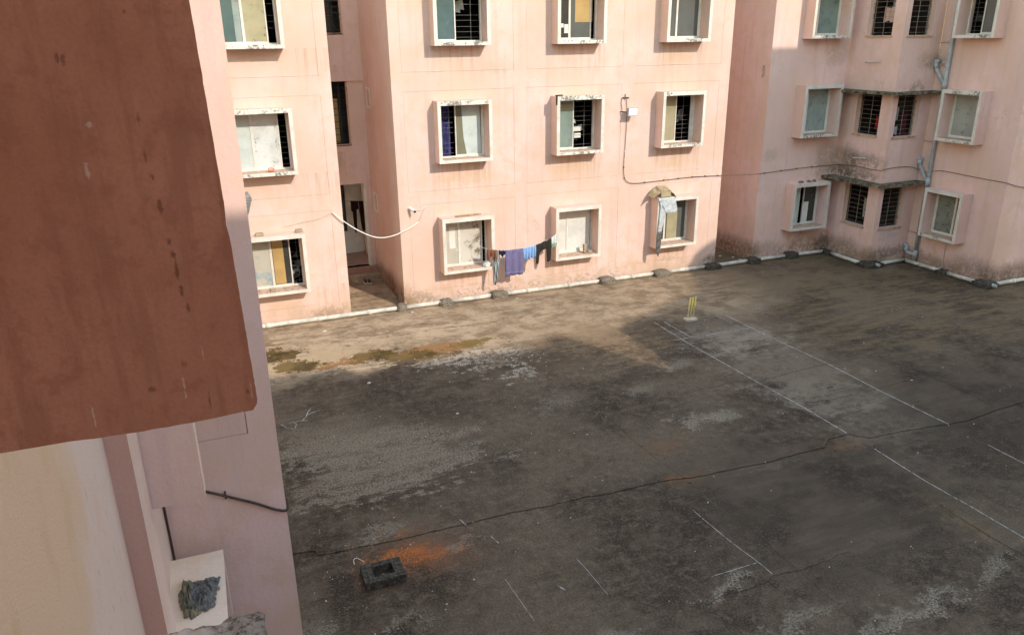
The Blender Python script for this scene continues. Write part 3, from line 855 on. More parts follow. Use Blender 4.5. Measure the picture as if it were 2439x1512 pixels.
# --- left block
left = thing('apartment_block', 'sunlit pink block at left with single window column beside the passage', 'building')
LW = (0.60, 2.03)
lh = [inner(LW[0], LW[1], z0, z1) for (z0, z1) in ZW]
frame_and_panels(left, '-Y', YA, -9.0, 3.05, [(-3.6, 2.77)], [(0.42, 2.86), (3.27, 5.65), (6.09, 8.75), (9.0, 9.3)], lh, M_pink)
LS = [[(0, 0.40, 'news'), (0.40, 0.80, 'dirty'), (0.80, 1, 'open')],
      [(0, 0.32, 'pale'), (0.32, 0.85, 'whitest'), (0.85, 1, 'open')],
      [(0, 0.40, 'dteal'), (0.40, 0.85, 'khakist'), (0.85, 1, 'open')]]
LWIN = [boxed_window(left, '-Y', YA, LW[0], LW[1], z0, z1, LS[i], peel=('', 'tb', 'b')[i]) for i, (z0, z1) in enumerate(ZW)]
extra(LWIN[0], 1.24, 1.50, 1.08, 2.26, -0.061, -0.056, 'ochre_board', P['ochre'])
extra(LWIN[2], 1.02, 1.16, 6.86, 8.1, -0.061, -0.057, 'green_curtain_edge', P['tealp'])
m = MB()
m.box(2.85, 3.05, YA+0.2, 22.7, 0, ROOF)
m.build('side_wall', M_pink, left)
m = MB()
m.box(-9.0, -8.8, YA+0.2, 22.7, 0, ROOF)
m.build('side_wall', M_pink, left)
m = MB()
m.box(-9.0, 3.05, 22.7, 22.9, 0, ROOF)
m.build('side_wall', M_pink, left)
m = MB()
m.box(-9.1, 3.15, YA-0.1, 23.0, ROOF, ROOF+0.15)
m.build('roof', M_roof, left)

# --- passage back wall: door to the lobby, grilled windows above
pas = thing('stair_lobby', 'recessed stair lobby with doorway between the two sunlit blocks', 'building')
YP = 22.95
T = plane_T('-Y', YP)
w = MB(T)
door = (3.32, 4.36, 0.30, 2.85)
pw = [(3.30, 4.04, 4.0, 5.78), (3.30, 4.04, 7.05, 8.5)]
holed(w, 3.05, 4.51, 0.0, ROOF, -0.2, 0.0, [door]+pw)
w.box(3.05, 4.51, -0.01, 0.05, 5.78, 6.23)
w.build('wall', M_pink, pas)
for (a, b2, z0, z1) in pw:
    fr = MB(T)
    fr.box(a, b2, -0.12, 0.0, z0-0.03, z0+0.02)
    fr.box(b2-0.04, b2, -0.12, -0.05, z0+0.02, z1)
    gw = fr.build('window', M_sill, pas)
    rm = MB(T)
    rm.add([(a-.3, -.21, z0-.3), (b2+.4, -.21, z0-.3), (b2+.4, -.21, z1+.2), (a-.3, -.21, z1+.2), (a-.3, -1.8, z0-.3), (b2+.4, -1.8, z0-.3), (b2+.4, -1.8, z1+.2), (a-.3, -1.8, z1+.2)],
           [(4, 5, 6, 7), (0, 1, 5, 4), (3, 7, 6, 2), (0, 4, 7, 3), (1, 2, 6, 5)])
    rm.build('room_interior', P['greyd'], gw)
    p = MB(T)
    p.box(3.62, 3.80, -0.5, -0.45, z0+0.02, z1-0.5)
    p.build('cupboard', P['ochre'] if z0 < 6 else P['dirty'], gw)
    for i in range(9):
        bar(T, a, b2-0.04, -0.10, z0+0.10+i*(z1-z0-0.1)/9, gw, M_bard, 0.008)
    for i in range(3):
        bar(T, a+0.3+i*0.2, 0, -0.115, z0+0.02, gw, M_bard, 0.008, True, z1)
lob = MB()
lob.box(1.0, 4.5, YP+0.2, 24.9, 0.0, 0.30)
lob.box(3.05, 4.5, 22.72, YP+0.2, 0.001, 0.30)
lob.build('lobby_floor', M_red, pas)
st = MB()
st.box(3.05, 4.49, 22.40, 22.72, 0.0, 0.15)
st.build('step', M_ground, pas)
st = MB()
st.box(3.05, 4.49, 22.70, 22.72, 0.15, 0.29)
m = MB()
m.box(1.0, 4.7, 24.7, 24.9, 0.3, 3.2)
m.build('lobby_wall', M_roomw, pas)
m = MB()
m.box(3.05, 4.5, YP+0.2, 24.7, 3.2, 3.35)
m.build('lobby_ceiling', M_roomw, pas)
m = MB()
m.box(3.50, 3.98, 24.66, 24.70, 1.05, 3.1)
m.build('lobby_window', P['dirty'], pas)
m = MB()
m.box(4.30, 4.36, YP-0.01, YP+0.19, 0.30, 2.85)
m.build('door_jamb', M_rim, pas)

# --- right wing
wing = thing('apartment_wing', 'shaded pink wing at right with stepped corner bay and grey downpipe', 'building')
T = plane_T('-Y', YA)
RU = (17.08, 18.53)
ZR = [(0.94, 2.45), (3.87, 5.43), (6.75, 8.26)]
h1 = [inner(RU[0], RU[1], z0, z1) for (z0, z1) in ZR]
w = MB(T)
holed(w, 16.0, 18.95, 0, ROOF, -0.2, 0, h1)
w.build('wall', M_pink_wing, wing)
RS = [[(0, 0.44, 'pale'), (0.44, 0.56, 'open'), (0.56, 1.0, 'dirty')], [(0, 0.32, 'dirty'), (0.32, 1.0, 'tealp')], [(0, 0.34, 'ochre'), (0.34, 1.0, 'teal')]]
RWIN = [boxed_window(wing, '-Y', YA, RU[0], RU[1], z0, z1, RS[i], peel=('', 'b', 'b')[i], pink=M_pink_wing) for i, (z0, z1) in enumerate(ZR)]
m = MB(T)
m.box(17.92, 18.12, -0.061, -0.057, 1.06, 1.75)
m.build('white_sheet', P['white'], RWIN[0])
w = MB()
w.box(16.0, 16.2, YA+0.2, 30, 0, ROOF)
w.build('side_wall', M_pink_wing, wing)
def grilled(kind, c, a, b2, z0, z1, lo=None):
    T = plane_T(kind, c)
    fr = MB(T)
    fr.box(a-0.03, b2+0.03, -0.20, 0.035, z0-0.05, z0-0.001)
    fr.box(a, a+0.03, -0.17, -0.13, z0, z1)
    fr.box(b2-0.03, b2, -0.17, -0.13, z0, z1)
    g = fr.build('window', M_sill, wing)
    n = 9
    for i in range(n):
        bar(T, a+0.03, b2-0.03, -0.15, z0+(i+0.5)*(z1-z0)/n, g, M_bard2, 0.004)
    for s in (0.10, 0.5, 0.90):
        bar(T, a+(b2-a)*s, 0, -0.15, z0, g, M_bard2, 0.007, True, z1)
    return g
ZB = [(1.17, 2.42), (3.96, 5.16), (6.82, 8.1)]
M_bayroom = simple('bay_room_shade_colour', (0.07, 0.055, 0.05), 0.9, 0.1, 0.3, 2)  # low base colour stands in for the unlit bay interior
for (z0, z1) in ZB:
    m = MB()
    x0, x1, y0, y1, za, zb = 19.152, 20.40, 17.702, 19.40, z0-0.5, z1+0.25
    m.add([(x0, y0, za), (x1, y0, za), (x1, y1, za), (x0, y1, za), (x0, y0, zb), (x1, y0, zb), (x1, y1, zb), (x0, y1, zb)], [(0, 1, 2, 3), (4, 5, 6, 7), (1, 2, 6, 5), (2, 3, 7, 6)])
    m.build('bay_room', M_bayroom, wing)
bl = [(17.92, 18.85, a, b2) for a, b2 in ZB]
bf = [(19.12, 20.04, a, b2) for a, b2 in ZB]
w = MB(plane_T('-X', 18.95))
holed(w, 17.5, YA-0.001, 0, ROOF, -0.2, 0, bl)
w.build('bay_wall', M_pink_wing, wing)
w = MB(plane_T('-Y', 17.5))
holed(w, 18.951, 20.45, 0, ROOF, -0.2, -0.001, bf)
w.build('bay_wall', M_pink_wing, wing)
GL = [grilled('-X', 18.95, *r) for r in bl]
GF = [grilled('-Y', 17.5, *r) for r in bf]
def hang(g, kind, c, a, b2, z0, z1, name, mat, w=-0.35):
    m = MB(plane_T(kind, c))
    vs, fs = [], []
    n = 8
    for i in range(n+1):
        s = i/n
        vs += [(a+(b2-a)*s, w+0.02*math.sin(s*15), z1+0.02*math.sin(s*7)), (a+(b2-a)*s, w+0.03*math.sin(s*15), z0+0.03*math.sin(s*11))]
    for i in range(n):
        fs.append((2*i, 2*i+2, 2*i+3, 2*i+1))
    m.add(vs, fs)
    return m.build(name, mat, g)
C_red = simple('red_cloth', (0.34, 0.035, 0.03), 0.9, 0.1, 0.2, 12)
C_white = simple('white_cloth', (0.55, 0.56, 0.58), 0.9, 0.1, 0.2, 12)
C_blue = simple('blue_cloth', (0.10, 0.17, 0.30), 0.9, 0.1, 0.25, 12)
C_maroon = simple('maroon_cloth', (0.12, 0.03, 0.04), 0.9, 0.1, 0.3, 12)
hang(GL[1], '-X', 18.95, 18.0, 18.35, 4.15, 4.5, 'red_cloth', C_red)
hang(GF[1], '-Y', 17.5, 19.2, 19.45, 4.15, 4.45, 'white_cloth', C_white)
hang(GF[1], '-Y', 17.5, 19.3, 19.7, 3.98, 4.22, 'white_cloth', C_white, -0.4)
hang(GF[1], '-Y', 17.5, 19.75, 19.98, 4.0, 4.6, 'maroon_cloth', C_maroon)
hang(GF[2], '-Y', 17.5, 19.15, 19.28, 6.95, 7.6, 'blue_cloth', C_blue)
hang(GF[0], '-Y', 17.5, 19.2, 19.42, 1.72, 1.86, 'white_cloth', C_white, -0.6)
hang(GL[0], '-X', 18.95, 18.25, 18.55, 1.75, 1.80, 'white_cloth', C_white, -0.6)
hang(GL[2], '-X', 18.95, 18.2, 18.75, 7.2, 7.6, 'pink_cloth', M_pink_wing, -0.5)
for g, kind, c0, r in [(g, '-X', 18.95, r) for g, r in zip(GL, bl)]+[(g, '-Y', 17.5, r) for g, r in zip(GF, bf)]:
    for q in range(4):
        cu, cz = RC.uniform(r[0]+0.05, r[1]-0.3), RC.uniform(r[2]+0.1, r[3]-0.5)
        hang(g, kind, c0, cu, cu+RC.uniform(0.1, 0.3), cz, cz+RC.uniform(0.1, 0.4), 'room_clutter', RC.choice([P['beige'], P['greyd'], P['dirty'], C_white, P['grey'], C_blue]), RC.uniform(-0.9, -0.4))
T4 = plane_T('-X', 20.45)
ZR4 = [(1.04, 2.50), (3.90, 5.345), (6.725, 8.2)]
h4 = [inner(15.54, 16.83, z0, z1) for z0, z1 in ZR4]
w = MB(T4)
holed(w, 14.6, 17.499, 0, ROOF, -0.2, 0, h4)
w.build('wall', M_pink_wing, wing)
R4 = [[(0, 0.62, 'mould'), (0.62, 1, 'moulds')], [(0.0, 0.78, 'grey'), (0.78, 1, 'open')], [(0, 0.38, 'open'), (0.38, 1, 'greyd')]]
for i, (z0, z1) in enumerate(ZR4):
    boxed_window(wing, '-X', 20.45, 15.54, 16.83, z0, z1, R4[i], peel=('b', 'tb', 'b')[i], flip=True, pink=M_pink_wing)
w = MB(plane_T('-Y', 14.6))
holed(w, 20.451, 32, 0, ROOF, -0.2, -0.001, [])
w.build('wall', M_pink_wing, wing)
m = MB()
m.prism([(15.9, 19.35), (18.85, 19.35), (18.85, 17.4), (20.35, 17.4), (20.35, 14.5), (32, 14.5), (32, 30), (15.9, 30)], ROOF, ROOF+0.15)
m.build('roof', M_roof, wing)
def mossy():
    k = NT('mossy_concrete')
    nz = k.noise(9, 6, 0.7)
    n2 = k.noise(2.5, 4)
    c = k.mix(k.ramp(nz, 0.42, 0.60), (0.24, 0.20, 0.15), (0.055, 0.055, 0.03))
    c = k.mix(k.ramp(n2, 0.55, 0.68), c, (0.36, 0.27, 0.21))
    k.bump(nz, 0.8, 0.02)
    return k.done(c, 0.95, 0.15)
M_moss = mossy()
for z in (2.52, 5.19):
    m = MB()
    m.prism([(18.45, 19.44), (18.45, 19.0), (18.62, 17.22), (20.44, 17.12), (20.44, 17.495), (18.945, 17.495), (18.945, 19.44)], z, z+0.075)
    m.build('sunshade_slab', M_moss, wing)
# short overflow spouts
for (ya, za, yb, zb) in ((18.70, 6.07, 18.14, 6.10), (18.66, 3.22, 18.09, 3.28)):
    m = MB()
    m.tube([(18.90, ya, za), (18.86, yb, zb)], 0.022, 8)
    m.build('overflow_spout', M_pvc, wing)
for (z, ya, yb) in ((6.63, 17.49, 17.16), (3.81, 17.49, 17.2), (1.0, 17.49, 17.2)):
    m = MB()
    m.tube([(20.42, ya, z), (20.42, yb, z-0.02)], 0.018, 8)
    m.build('supply_pipe', M_terra if z < 6 else M_pvc, wing)
m = MB()
m.tube([(20.43, 16.10, 0.95), (20.43, 16.09, 0.15)], 0.012, 6)
m.build('conduit', M_pvc, wing)

lump_pts = [(19.70, 6.02), (19.77, 6.03), (19.80, 5.92), (19.78, 5.78), (19.80, 5.68), (19.74, 5.64), (19.68, 5.72), (19.67, 5.88)]
m = MB()
n = len(lump_pts)
m.add([(15.985+0.01*mnoise.noise(Vector((y*9, z*9, 0))), y, z) for y, z in lump_pts]+[(15.999, 19.735, 5.85)], [(i, (i+1) % n, n) for i in range(n)])
m.build('broken_plaster_patch', M_sill, wing)

# painted writing on the bay
def writing(txt, x, z, size, parent):
    cu = bpy.data.curves.new('writing', 'FONT')
    cu.body = txt
    cu.size = size
    cu.extrude = 0.001
    ob = bpy.data.objects.new('tmp', cu)
    COL.objects.link(ob)
    dg = bpy.context.evaluated_depsgraph_get()
    me = bpy.data.meshes.new_from_object(ob.evaluated_get(dg))
    bpy.data.objects.remove(ob)
    me.materials.clear()
    me.materials.append(M_wr)
    o2 = bpy.data.objects.new('painted_writing', me)
    COL.objects.link(o2)
    o2.location = (x, 17.5-0.004, z)
    o2.rotation_euler = (math.pi/2, 0, 0)
    o2.parent = parent
M_wr = simple('faded_white_writing', (0.58, 0.52, 0.48), 0.9, 0.1, 0.25, 30)
writing('SPL', 19.23, 0.93, 0.15, wing)
writing('2K22', 19.20, 0.78, 0.14, wing)
writing('MEST', 19.55, 0.85, 0.20, wing)

# --- own building, on the left of the camera
own = thing('apartment_block', 'shaded pink building close at left with projecting brown fin and window boxes', 'building')
w = MB(plane_T('+X', -0.8))
oh = [inner(5.13, 6.60, *ZW[0])]
holed(w, -4.0, 6.8, 0, ROOF, -0.2, 0, oh)
w.build('wall', M_cream, own)
boxed_window(own, '+X', -0.8, 5.13, 6.60, ZW[0][0], ZW[0][1], [(0, 0.5, 'greyd'), (0.5, 1, 'greyd')], depth=0.45, peel='', pink=M_pink_own, rim=M_pink_own)
for (z0, z1) in ZW[1:]:
    m = MB()
    m.box(-0.80, -0.325, 5.13, 5.31, z0, z1+1.0)
    m.build('window_fin', M_pink_own, own)
m = MB()
m.box(-0.81, -0.67, 4.68, 5.12, 0, ROOF, [0, 1, 2, 0, 0, 0])
m.build('pilaster', [M_pink_own, M_pink_own, M_terra], own)
T = plane_T('-Y', 6.8)
pr = [(-0.62, 0.02, 3.47, 5.6)]
w = MB(T)
holed(w, -8.0, 0.27, 0, ROOF, -0.2, 0.0, pr)
w.build('wing_wall', M_pink_own, own)
p = MB(T)
p.box(-0.615, 0.014, -0.19, -0.006, 3.476, 5.594)
p.build('wall_panel', M_pink_own, own)
m = MB()
m.box(0.07, 0.27, 7.0, 12.0, 0, ROOF)
m.build('side_wall', M_pink_own, own)
m = MB()
m.box(-8.0, 0.07, 11.8, 12.0, 0, ROOF)
m.build('side_wall', M_pink_own, own)
m = MB()
m.box(-8.0, -7.8, -4, 11.8, 0, ROOF)
m.build('side_wall', M_pink_own, own)
m = MB()
m.box(-8.1, -0.7, -4, 6.7, ROOF, ROOF+0.15)
m.build('roof', M_roof, own)
m = MB()
m.box(-8.1, 0.37, 6.7, 12.1, ROOF, ROOF+0.15)
m.build('roof', M_roof, own)
# projecting fin, its edge chipped
def fin_mat():
    k = NT('brown_fin_paint')
    big = k.noise(2.2, 5, 0.6)
    streak = k.noise(1.0, 6, 0.65, vec=k.stretch((26, 26, 3.2)))
    fine = k.noise(150, 4, 0.65)
    med = k.noise(26, 5, 0.65)
    c = k.mix(k.ramp(big, 0.35, 0.65), (0.305, 0.122, 0.073), (0.385, 0.165, 0.105))
    c = k.mix(k.math('MULTIPLY', k.ramp(streak, 0.46, 0.64), 0.55), c, (0.25, 0.100, 0.060))
    c = k.mix(k.math('MULTIPLY', k.ramp(med, 0.50, 0.66), 0.55), c, (0.26, 0.10, 0.062))
    sp = k.ramp(k.noise(30, 3, 0.5, vec=k.stretch((1.6, 1.6, 0.7))), 0.74, 0.80)
    c = k.mix(k.math('MULTIPLY', sp, 0.7), c, (0.10, 0.04, 0.03))
    # a row of dark drips and a few chalky scratches
    nz = k.noise(60, 4, 0.7)
    for (x, z, rx, rz, st) in ((-0.062, 6.58, .0035, .020, .9), (-0.060, 6.548, .0025, .010, .9), (-0.066, 6.625, .004, .006, .9), (-0.070, 6.68, .004, .010, .8), (-0.073, 6.72, .004, .005, .8),
                               (-0.078, 6.75, .003, .010, .8), (-0.078, 6.80, .004, .007, .7), (-0.155, 6.88, .004, .006, .7), (-0.075, 6.43, .008, .006, .8), (-0.125, 6.40, .007, .004, .8),
                               (-0.046, 6.365, .002, .016, .9), (-0.055, 6.52, .003, .006, .8), (-0.064, 6.605, .003, .004, .7), (0.012, 6.37, .003, .003, .8)):
        c = k.mix(k.math('MULTIPLY', k.blob((x, 1.2, z), (rx*0.62, 1, rz*0.9), nz, 3.0, 0.6), st*0.75), c, (0.075, 0.03, 0.022))
    for (x, z, rx, rz) in ((-0.079, 6.395, .0018, .016), (-0.045, 6.445, .0012, .012), (-0.139, 6.795, .005, .004), (-0.153, 6.735, .003, .008), (-0.21, 6.37, .0015, .02), (0.018, 6.372, .0012, .012)):
        c = k.mix(k.math('MULTIPLY', k.blob((x, 1.2, z), (rx*0.8, 1, rz), nz, 2.6, 0.5), 0.35), c, (0.62, 0.52, 0.45))
    c = k.mix(k.math('MULTIPLY', k.ramp(fine, 0.45, 0.62), 0.30), c, (0.27, 0.11, 0.07))
    k.bump(k.math('ADD', fine, med), 0.45, 0.003)
    return k.done(c, 0.9, 0.15)
M_fin = fin_mat()
M_chip = simple('bare_chipped_plaster', (0.62, 0.56, 0.53), 0.9, 0.1, 0.2, 40)
fz0, fz1 = 6.335, 8.3
b = MB()
N = 190
edge = []
for i in range(N+1):
    z = fz0+(fz1-fz0)*(i/N)**1.35
    x = 0.0255-0.016*(z-6.34)/0.6+0.0005*mnoise.noise(Vector((z*40, 1, 0)))+0.0007*mnoise.noise(Vector((z*190, 2, 0)))
    if z < 6.355:
        x -= 0.010*((6.355-z)/0.02)**2
    if 6.62 < z < 6.67:
        x -= 0.0015*math.sin((z-6.62)/0.05*math.pi)*(1+mnoise.noise(Vector((z*220, 5, 0))))
    edge.append((x, z))
bot = []
NB = 70
for i in range(NB+1):
    x = -0.8+(edge[0][0]+0.8)*i/NB
    bot.append((x, fz0+0.0025*mnoise.noise(Vector((x*35, 4, 0)))-(0.004 if -0.25 < x < 0 else 0)*math.sin((x+0.25)*12.5)))
poly = bot[:-1]+edge+[(-0.8, fz1)]
n = len(poly)
vs = [(x, 1.2, z) for x, z in poly]+[(x-0.004 if x > -0.7 else x, 1.205, z) for x, z in poly]+[(x, 1.30, z) for x, z in poly]
fs = [tuple(range(n)), tuple(range(2*n, 3*n))]
mi = [0, 0]
for i in range(n):
    j = (i+1) % n
    fs.append((i, j, 2*n+j, 2*n+i))
    mi.append(1 if poly[i][0] > -0.02 else 0)
b.add([v for v in vs], fs, mi)
b.build('fin', [M_fin, M_chip], own)
# mossy ledge below the camera
def rough_block(name, x0, x1, y0, y1, z0, z1, mat, parent=None, amp=0.02, cuts=5, seed=0, dome=0.0, freq=6.0):
    bm = bmesh.new()
    bmesh.ops.create_cube(bm, size=1.0)
    bmesh.ops.subdivide_edges(bm, edges=bm.edges, cuts=cuts, use_grid_fill=True)
    cx, cy, cz = (x0+x1)/2, (y0+y1)/2, (z0+z1)/2
    for v in bm.verts:
        q = Vector((v.co.x*(x1-x0), v.co.y*(y1-y0), v.co.z*(z1-z0)))
        ex, ey, ez = abs(v.co.x)*2, abs(v.co.y)*2, max(0, v.co.z)*2
        r = amp*(0.5 if freq > 20 else 1.2)*(1 if (ex > .98)+(ey > .98)+(ez > .98) >= 2 else 0)
        nn = mnoise.noise_vector(Vector((q.x*freq+seed*3.7, q.y*freq, q.z*freq+seed)))
        q += nn*amp
        q -= Vector((v.co.x*2*r, v.co.y*2*r, max(0, v.co.z)*2*r))
        if dome:
            q.z -= dome*(ex**2*0.6+ey**2*0.4)*ez
        v.co = Vector((cx, cy, cz))+q
    me = bpy.data.meshes.new(name)
    bm.to_mesh(me)
    bm.free()
    me.materials.append(mat)
    for p2 in me.polygons:
        p2.use_smooth = True
    o2 = bpy.data.objects.new(name, me)
    COL.objects.link(o2)
    if parent:
        o2.parent = parent
    return o2
def ledge_mat():
    k = NT('mossy_ledge_concrete')
    nz = k.noise(45, 6, 0.75)
    x, y, z = k.sep()
    xn = k.math('MULTIPLY_ADD', k.math('SUBTRACT', k.noise(9, 5), 0.5), 0.25, x)
    f = k.ramp(xn, -0.22, -0.10)
    c = k.mix(k.ramp(nz, 0.45, 0.62), (0.40, 0.31, 0.25), (0.13, 0.085, 0.07))
    pk = k.mix(k.ramp(nz, 0.52, 0.68), (0.70, 0.53, 0.44), (0.36, 0.24, 0.18))
    c = k.mix(f, pk, c)
    k.bump(nz, 1.0, 0.015)
    return k.done(c, 0.95, 0.1)
rough_block('ledge', -0.8, -0.022, 0.5, 1.86, 5.30, 5.42, ledge_mat(), own, 0.011, 60, 3, 0.0, 32)

# --- blocks behind and to the right of the camera: unseen, closing the yard, outlines and slant shaped to throw its shade
def profile_block(name, poly, y0, y1, label, mats=M_pink, shear=0.0):
    t2 = thing(name, label, 'building')
    m2 = MB(lambda a, h, z: (a, h, z))
    n2 = len(poly)
    vs2 = [(x, y1, z) for x, z in poly]+[(x+shear*(y1-y0), y0, z) for x, z in poly]
    fs2 = [tuple(range(n2)), tuple(range(n2, 2*n2))]+[(i, (i+1) % n2, n2+(i+1) % n2, n2+i) for i in range(n2)]
    m2.add(vs2, fs2)
    m2.build('wall', mats, t2)
    return t2
def sh(pts, d):
    """a silhouette seen from the sun, carried d metres further back along the light"""
    return [(x+0.4*d, z+0.7*d if z > 0 else 0) for x, z in pts]
back = profile_block('apartment_block', [(-4, 0), (-4, 9.4), (4.6, 9.4)]+sh([(3.0, 13.1), (6, 13.1), (6, 14.1), (10.2, 14.1), (10.2, 13.75), (14.6, 13.6), (15.5, 13.95), (15.6, 12.6), (15.8, 11.5), (15.8, 0)], 4), -16, -8,
                     'pink block closing the near side of the yard behind the viewer', M_pink_own)
step = profile_block('apartment_block', sh([(12.3, 0), (12.3, 6.0), (13.2, 7.2), (13.7, 8.2), (15.6, 8.8), (18.1, 9.5), (19.4, 10.5), (20.1, 11.4), (20.7, 11.7), (21.5, 11.8), (25, 11.8), (25, 0)], 5), -9, -1,
                     'low stepped pink block beyond the right edge of the view', M_pink_own, 0.42)
tall = profile_block('apartment_block', sh([(20.4, 0), (20.4, 14.52), (21.95, 14.52), (22.05, 16.2), (26.5, 16.2), (26.5, 0)], 3), 0, 5,
                     'tall pink block standing right of the yard, out of view', M_pink_own, 0.42)
for t2, y1, xs_ in ((back, -8, [-2.5+3.3*i for i in range(6)]), (step, -1, [15.6, 18.6, 21.6]), (tall, 5, [22.2, 25.5])):
    for x in xs_:
        for z in (1.0, 3.95, 6.9):
            if t2 is step and z > 4 and x < 16:
                continue
            m = MB()
            m.box(x, x+1.4, y1, y1+0.35, z, z+1.5)
            wv = m.build('window', M_rim, t2)
            m = MB()
            m.box(x+0.1, x+1.3, y1+0.351, y1+0.356, z+0.1, z+1.4)
            m.build('pane', P['greyd'], wv)

# ------------------------------------------------------------------ drain pipes and their concrete blocks
def conc():
    k = NT('crumbly_grey_concrete')
    nz = k.noise(22, 6, 0.7)
    c = k.mix(k.ramp(nz, 0.35, 0.65), (0.13, 0.108, 0.082), (0.30, 0.25, 0.19))
    k.bump(nz, 0.9, 0.02)
    return k.done(c, 0.95, 0.1)
M_conc = conc()
def concd():
    k = NT('black_damp_concrete')
    nz = k.noise(22, 6, 0.7)
    c = k.mix(k.ramp(nz, 0.4, 0.68), (0.055, 0.046, 0.037), (0.15, 0.128, 0.10))
    k.bump(nz, 0.9, 0.02)
    return k.done(c, 0.9, 0.2)
M_concd = concd()
def pipe(a, b2, label):
    m2 = MB()
    A, Bv = Vector(a), Vector(b2)
    nseg = max(2, int((Bv-A).length/0.35))
    m2.tube([tuple(A.lerp(Bv, i/nseg)+Vector((0, 0, 0.012*mnoise.noise(Vector((i*0.7, a[0], 0)))))) for i in range(nseg+1)], 0.058, 14)
    L = (Bv-A).length
    D = (Bv-A).normalized()
    for q in range(int(L/1.3)):
        cpt = A+D*(0.7+1.3*q)
        if (cpt-A).length < L-0.2:
            m2.tube([tuple(cpt-D*0.06), tuple(cpt+D*0.06)], 0.068, 14)
    o2 = m2.build('drain_pipe', M_pvc, None, True)
    for p2 in o2.data.polygons:
        if len(p2.vertices) > 4:
            p2.use_smooth = False
    tag(o2, label, 'pipe', 'white drain pipes laid along the foot of the walls')
    return o2
PY, PZ = 19.29, 0.075
pipe((0.2, PY+0.03, PZ), (4.28, PY, PZ), 'long white drain pipe below the left block and across the passage')
pipe((4.46, PY, PZ), (5.46, PY, PZ), 'white drain pipe just right of the left passage, left of the first mound')
pipe((5.78, PY, PZ), (6.98, PY, PZ), 'white drain pipe on the ground below the torn-film window')
pipe((7.38, PY, PZ), (10.40, PY, PZ), 'long white drain pipe on the ground under the hanging towel')
pipe((10.78, PY, PZ), (12.26, PY, PZ), 'white drain pipe left of the block below the draped window')
pipe((12.70, PY, PZ), (14.08, PY, PZ), 'white drain pipe ending at the right corner of the sunlit block')
pipe((14.60, PY, PZ), (15.72, PY, PZ), 'short white drain pipe across the mouth of the right-hand gap')
pipe((16.05, PY, PZ), (17.22, PY, PZ), 'white drain pipe at the left corner of the shaded wing')
pipe((17.62, PY, PZ), (18.76, PY-0.05, PZ), 'white drain pipe below the wing window, left of the bay')
pipe((18.80, 18.92, PZ), (18.78, 17.68, PZ), 'drain pipe along the left side of the corner bay')
pipe((19.35, 17.36, PZ), (20.27, 17.38, PZ), 'short white drain pipe along the front of the corner bay')
pipe((20.32, 17.42, PZ), (20.31, 16.05, PZ), 'white drain pipe under the foot of the grey downpipe')
pipe((20.31, 15.78, PZ), (20.30, 14.75, PZ), 'white drain pipe leading to the front corner of the wing')
pipe((20.62, 14.44, PZ), (27.0, 14.44, PZ), 'white drain pipe leaving the picture at the right edge')
def cblock(x0, x1, y0, y1, h, mat, label, seed, dome=0.05):
    mx, my = (x0+x1)/2, (y0+y1)/2
    o2 = rough_block('concrete_mound', mx+(x0-mx)*0.9, mx+(x1-mx)*0.9, my+(y0-my)*0.85, y1, -0.02, h*0.78, mat, None, 0.026, 7, seed, dome, 11)
    tag(o2, label, 'concrete block', 'concrete mounds over the drain pipe joints')
cblock(4.24, 4.52, 19.12, 19.43, 0.24, M_conc, 'square grey concrete mound at the foot of the passage corner', 1, 0.01)
cblock(5.40, 5.84, 19.10, 19.43, 0.22, M_conc, 'low rounded concrete mound below the left edge of the torn-film window', 2, 0.08)
cblock(6.93, 7.43, 19.08, 19.43, 0.24, M_conc, 'wide concrete mound under the striped trousers on the line', 3, 0.02)
cblock(10.34, 10.84, 19.03, 19.43, 0.27, M_conc, 'tall rounded concrete mound right of the white-paned window', 4, 0.09)
cblock(12.20, 12.75, 19.02, 19.43, 0.22, M_conc, 'crumbling concrete mound below the window draped with sheeting', 5, 0.02)
cblock(14.02, 14.64, 19.04, 19.43, 0.20, M_concd, 'dark concrete mound at the right corner of the sunlit block', 6, 0.03)
cblock(15.68, 16.10, 19.02, 19.43, 0.24, M_concd, 'dark concrete mound at the left corner of the shaded wing', 7, 0.02)
cblock(17.18, 17.66, 19.05, 19.43, 0.24, M_concd, 'dark concrete mound below the wing ground-floor window', 8, 0.01)
cblock(18.66, 18.93, 18.90, 19.40, 0.18, M_concd, 'dark concrete mound in the corner between wing and bay', 9, 0.03)
cblock(18.58, 19.40, 17.18, 17.72, 0.20, M_concd, 'large dark concrete mound around the outer corner of the bay', 10, 0.05)
cblock(20.20, 20.44, 17.28, 17.48, 0.15, M_concd, 'small dark concrete mound in the inner corner right of the bay', 11, 0.03)
cblock(20.14, 20.44, 15.72, 16.12, 0.18, M_concd, 'dark concrete mound below the right end of the mouldy window', 12, 0.04)
cblock(20.10, 20.70, 14.28, 14.86, 0.22, M_concd, 'large dark concrete mound at the front corner of the wing', 13, 0.05)
for (x, y, lab) in ((19.02, 17.15, 'round pipe cap on the concrete mound at the bay corner'), (20.36, 14.24, 'round pipe cap on the concrete mound at the wing corner')):
    m = MB()
    m.tube([(x, y+0.1, 0.10), (x, y-0.02, 0.10)], 0.05, 12)
    m.tube([(x, y-0.02, 0.10), (x, y-0.035, 0.10)], 0.03, 12)
    tag(m.build('pipe_cap', M_pvcg, None), lab, 'pipe cap')

